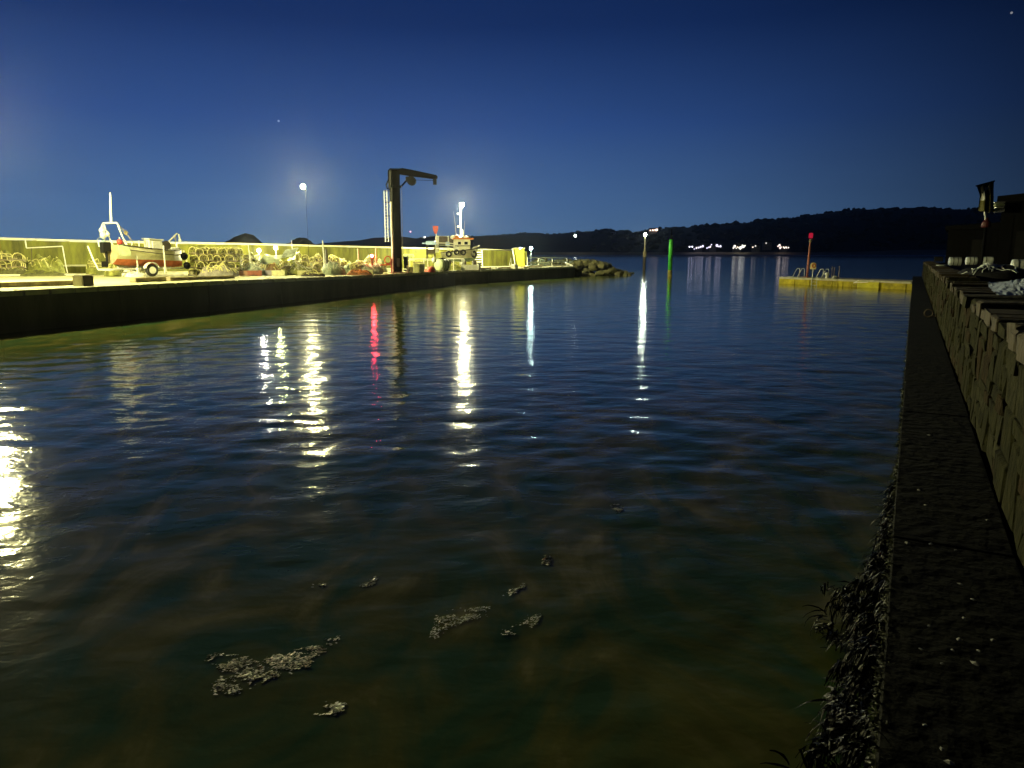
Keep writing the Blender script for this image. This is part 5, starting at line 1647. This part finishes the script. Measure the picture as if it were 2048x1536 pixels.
# bladder wrack hanging from the ledge edge into the water
m_weed = mat('wet wrack', (.0018, .002, .0012), .38, .6, 9, .006, 30, spec=.07)
m_weed2 = mat('yellow green weed', (.040, .044, .008), .6, .5, 9)
wd = M()
def blade(m, p, dirn, ln, w, droop, n=6):
    side = Vector((-dirn.y, dirn.x, 0)).normalized()
    vs = []
    q_ = Vector(p)
    d_ = Vector(dirn)
    tw = random.uniform(-.8, .8)
    for i in range(n):
        ww = w * (1 - .75 * (i / (n - 1)) ** 2) * random.uniform(.7, 1.25)
        s2_ = side * math.cos(tw) + Vector((0, 0, 1)) * math.sin(tw)
        vs += [q_ + s2_ * ww, q_ - s2_ * ww]
        q_ = q_ + d_ * ln / (n - 1)
        d_ = (d_ + Vector((random.uniform(-.25, .25), random.uniform(-.25, .25), -droop))).normalized()
        if q_.z < .015:
            q_.z = .015 + .02 * random.random()
            d_.z = max(d_.z, 0)
            d_ = d_ if d_.length > .01 else Vector((1, 0, 0))
        tw += random.uniform(-.4, .4)
    m.add(vs, [(2 * i, 2 * i + 1, 2 * i + 3, 2 * i + 2) for i in range(n - 1)])
lx = Vector((-ca, sa, 0))                                   # off the ledge, over the water
ay = Vector((sa, ca, 0))
for c_ in range(330):
    al = 2.2 + 4.6 * random.random() ** 1.25
    cl = mnoise.noise(Vector((al * 2.3, 0, 0)))
    reach = np.interp(al, [2.2, 2.7, 3.1, 3.6, 4.3, 5.0, 5.6, 6.8], [.62, .52, .34, .20, .22, .30, .10, .03]) * (1 + .8 * cl)
    off = random.random() ** 1.1 * max(.02, reach)
    z0 = max(.05, ZL - .10 - .75 * off / max(reach, .05) * random.uniform(.3, 1.1))
    d1 = (lx * random.uniform(.3, 1) + ay * random.uniform(-.8, .8) + Vector((0, 0, random.uniform(-.9, .1)))).normalized()
    ln_ = random.uniform(.06, .19)
    for k in range(random.randint(9, 22)):
        p = L(.05, al, z0) + lx * off + Vector((random.gauss(0, .018), random.gauss(0, .018), random.gauss(0, .015)))
        d0 = (d1 + Vector((random.gauss(.28, .22), random.gauss(-.42, .25), random.gauss(0, .28)))).normalized()
        blade(wd, p, d0, ln_ * random.uniform(.5, 1.2), random.uniform(.003, .0085), random.uniform(.1, .5))
stuff(tag(obj('seaweed', wd, m_weed), 'glistening dark wrack hanging off the ledge into the water at lower right', 'seaweed'))
wd = M()
for k in range(3000):
    al = 2.2 + 11 * random.random() ** 1.6
    p = L(.045 + random.uniform(-.02, .09) * max(.2, mnoise.noise(Vector((al * 3, 0, 7))) + .6) * max(.3, 1.4 - .09 * al), al, ZL - .01 + random.uniform(-.03, .006))
    blade(wd, p, (lx * random.uniform(.2, 1) + ay * random.uniform(-1, 1) + Vector((0, 0, random.uniform(-.3, .5)))).normalized(), random.uniform(.02, .06), random.uniform(.003, .007), .2, 4)
stuff(tag(obj('green_weed', wd, m_weed2), 'yellow green weed fringe along the edge of the ledge', 'seaweed'))
# patches of foam lying on the water and catching the light
m_foam = mat('pale sea foam', (.88, .84, .62), .3, .25, 40, spec=.6)
m_foamr = mat('reddish weed scraps', (.42, .10, .05), .5, .4, 30)
def foam_patch(poly, n, lab, rb=.007):
    pts = [P(u, v, 0) for u, v in poly]
    us, vs_ = [p.x for p in pts], [p.y for p in pts]
    c = sum(pts, Vector()) / len(pts)
    def inside(x, y):
        r_ = False
        j = len(pts) - 1
        for i in range(len(pts)):
            if (vs_[i] > y) != (vs_[j] > y) and x < (us[j] - us[i]) * (y - vs_[i]) / (vs_[j] - vs_[i]) + us[i]:
                r_ = not r_
            j = i
        return r_
    acc = []
    while n > 0:
        x, y = random.uniform(min(us), max(us)), random.uniform(min(vs_), max(vs_))
        # soft ragged edge: try the point pushed outwards a little, and thin the foam where it is blown apart
        if not inside(x + random.gauss(0, .016), y + random.gauss(0, .016)) or .6 * mnoise.noise(Vector((x * 5, y * 9, 3))) + .5 * mnoise.noise(Vector((x * 17, y * 26, 1))) < random.uniform(-.22, .34):
            n -= .15
            continue
        n -= 1
        acc.append((x, y))
    xa, ya = np.array([q_[0] for q_ in acc]), np.array([q_[1] for q_ in acc])
    cl = .05 + 0 * xa
    za = wave_z(xa, ya, cl)
    gx = (wave_z(xa + .01, ya, cl) - za) / .01
    gy = (wave_z(xa, ya + .01, cl) - za) / .01
    a_m, b_m = M(), M()
    for x, y, z, sx_, sy_ in zip(xa, ya, za, gx, gy):
        tgt = b_m if mnoise.noise(Vector((x * 9, y * 9, 9))) > .5 else a_m
        r_ = rb * random.uniform(.35, 1.0)
        th = random.uniform(0, 6.28)
        tx, ty = random.gauss(.28, .22), random.gauss(-.42, .25)
        q_ = Vector((x, y, z + .0035)) - c
        st_ = random.uniform(1, 2.4)
        ring = []
        for k in range(5):
            w = th + k * 1.2566
            dx_, dy_ = r_ * st_ * math.cos(w), r_ * math.sin(w)
            ring.append(q_ + Vector((dx_, dy_, dx_ * (sx_ + tx) + dy_ * (sy_ + ty))))
        tgt.add([q_ + Vector((0, 0, r_ * .3))] + ring, [(0, 1 + k, 1 + (k + 1) % 5) for k in range(5)])
    t = thing('foam_patch', lab, 'foam', c)
    stuff(obj('bubbles', a_m, m_foam, t))
    if b_m.v:
        stuff(obj('weed_scraps', b_m, m_foamr, t))
foam_patch([(415, 1312), (450, 1308), (520, 1322), (600, 1300), (686, 1273), (640, 1306), (610, 1340), (560, 1352), (500, 1378), (455, 1392), (422, 1384), (450, 1345)], 3000, 'large pale ragged patch of foam and weed scraps at lower left', .0068)
foam_patch([(872, 1232), (925, 1220), (980, 1214), (978, 1232), (930, 1242), (884, 1260), (870, 1278), (862, 1262)], 1000, 'small pale patch of foam in the lower middle of the water', .0055)
foam_patch([(1000, 1262), (1050, 1245), (1080, 1222), (1086, 1236), (1050, 1262), (1010, 1272)], 330, 'faint strip of foam right of the small foam patch', .006)
foam_patch([(625, 1432), (660, 1412), (695, 1402), (690, 1416), (650, 1436)], 380, 'faint tuft of foam near the bottom edge', .006)
foam_patch([(1084, 1120), (1098, 1112), (1104, 1124), (1088, 1134)], 160, 'tiny tuft of foam nearest the middle of the harbour', .008)
foam_patch([(995, 1192), (1030, 1180), (1052, 1166), (1050, 1174), (1020, 1192)], 200, 'thin curved strand of foam above the small foam patch', .006)
foam_patch([(720, 1174), (740, 1166), (756, 1154), (752, 1166), (734, 1176)], 240, 'short strand of foam left of the middle', .006)
foam_patch([(620, 1176), (640, 1172), (652, 1168), (646, 1176)], 130, 'tiny broken strand of foam farthest left of the short ones', .006)
foam_patch([(1222, 1012), (1236, 1006), (1248, 1018), (1240, 1026)], 150, 'lone faint fleck of foam farthest out from the wall', .009)
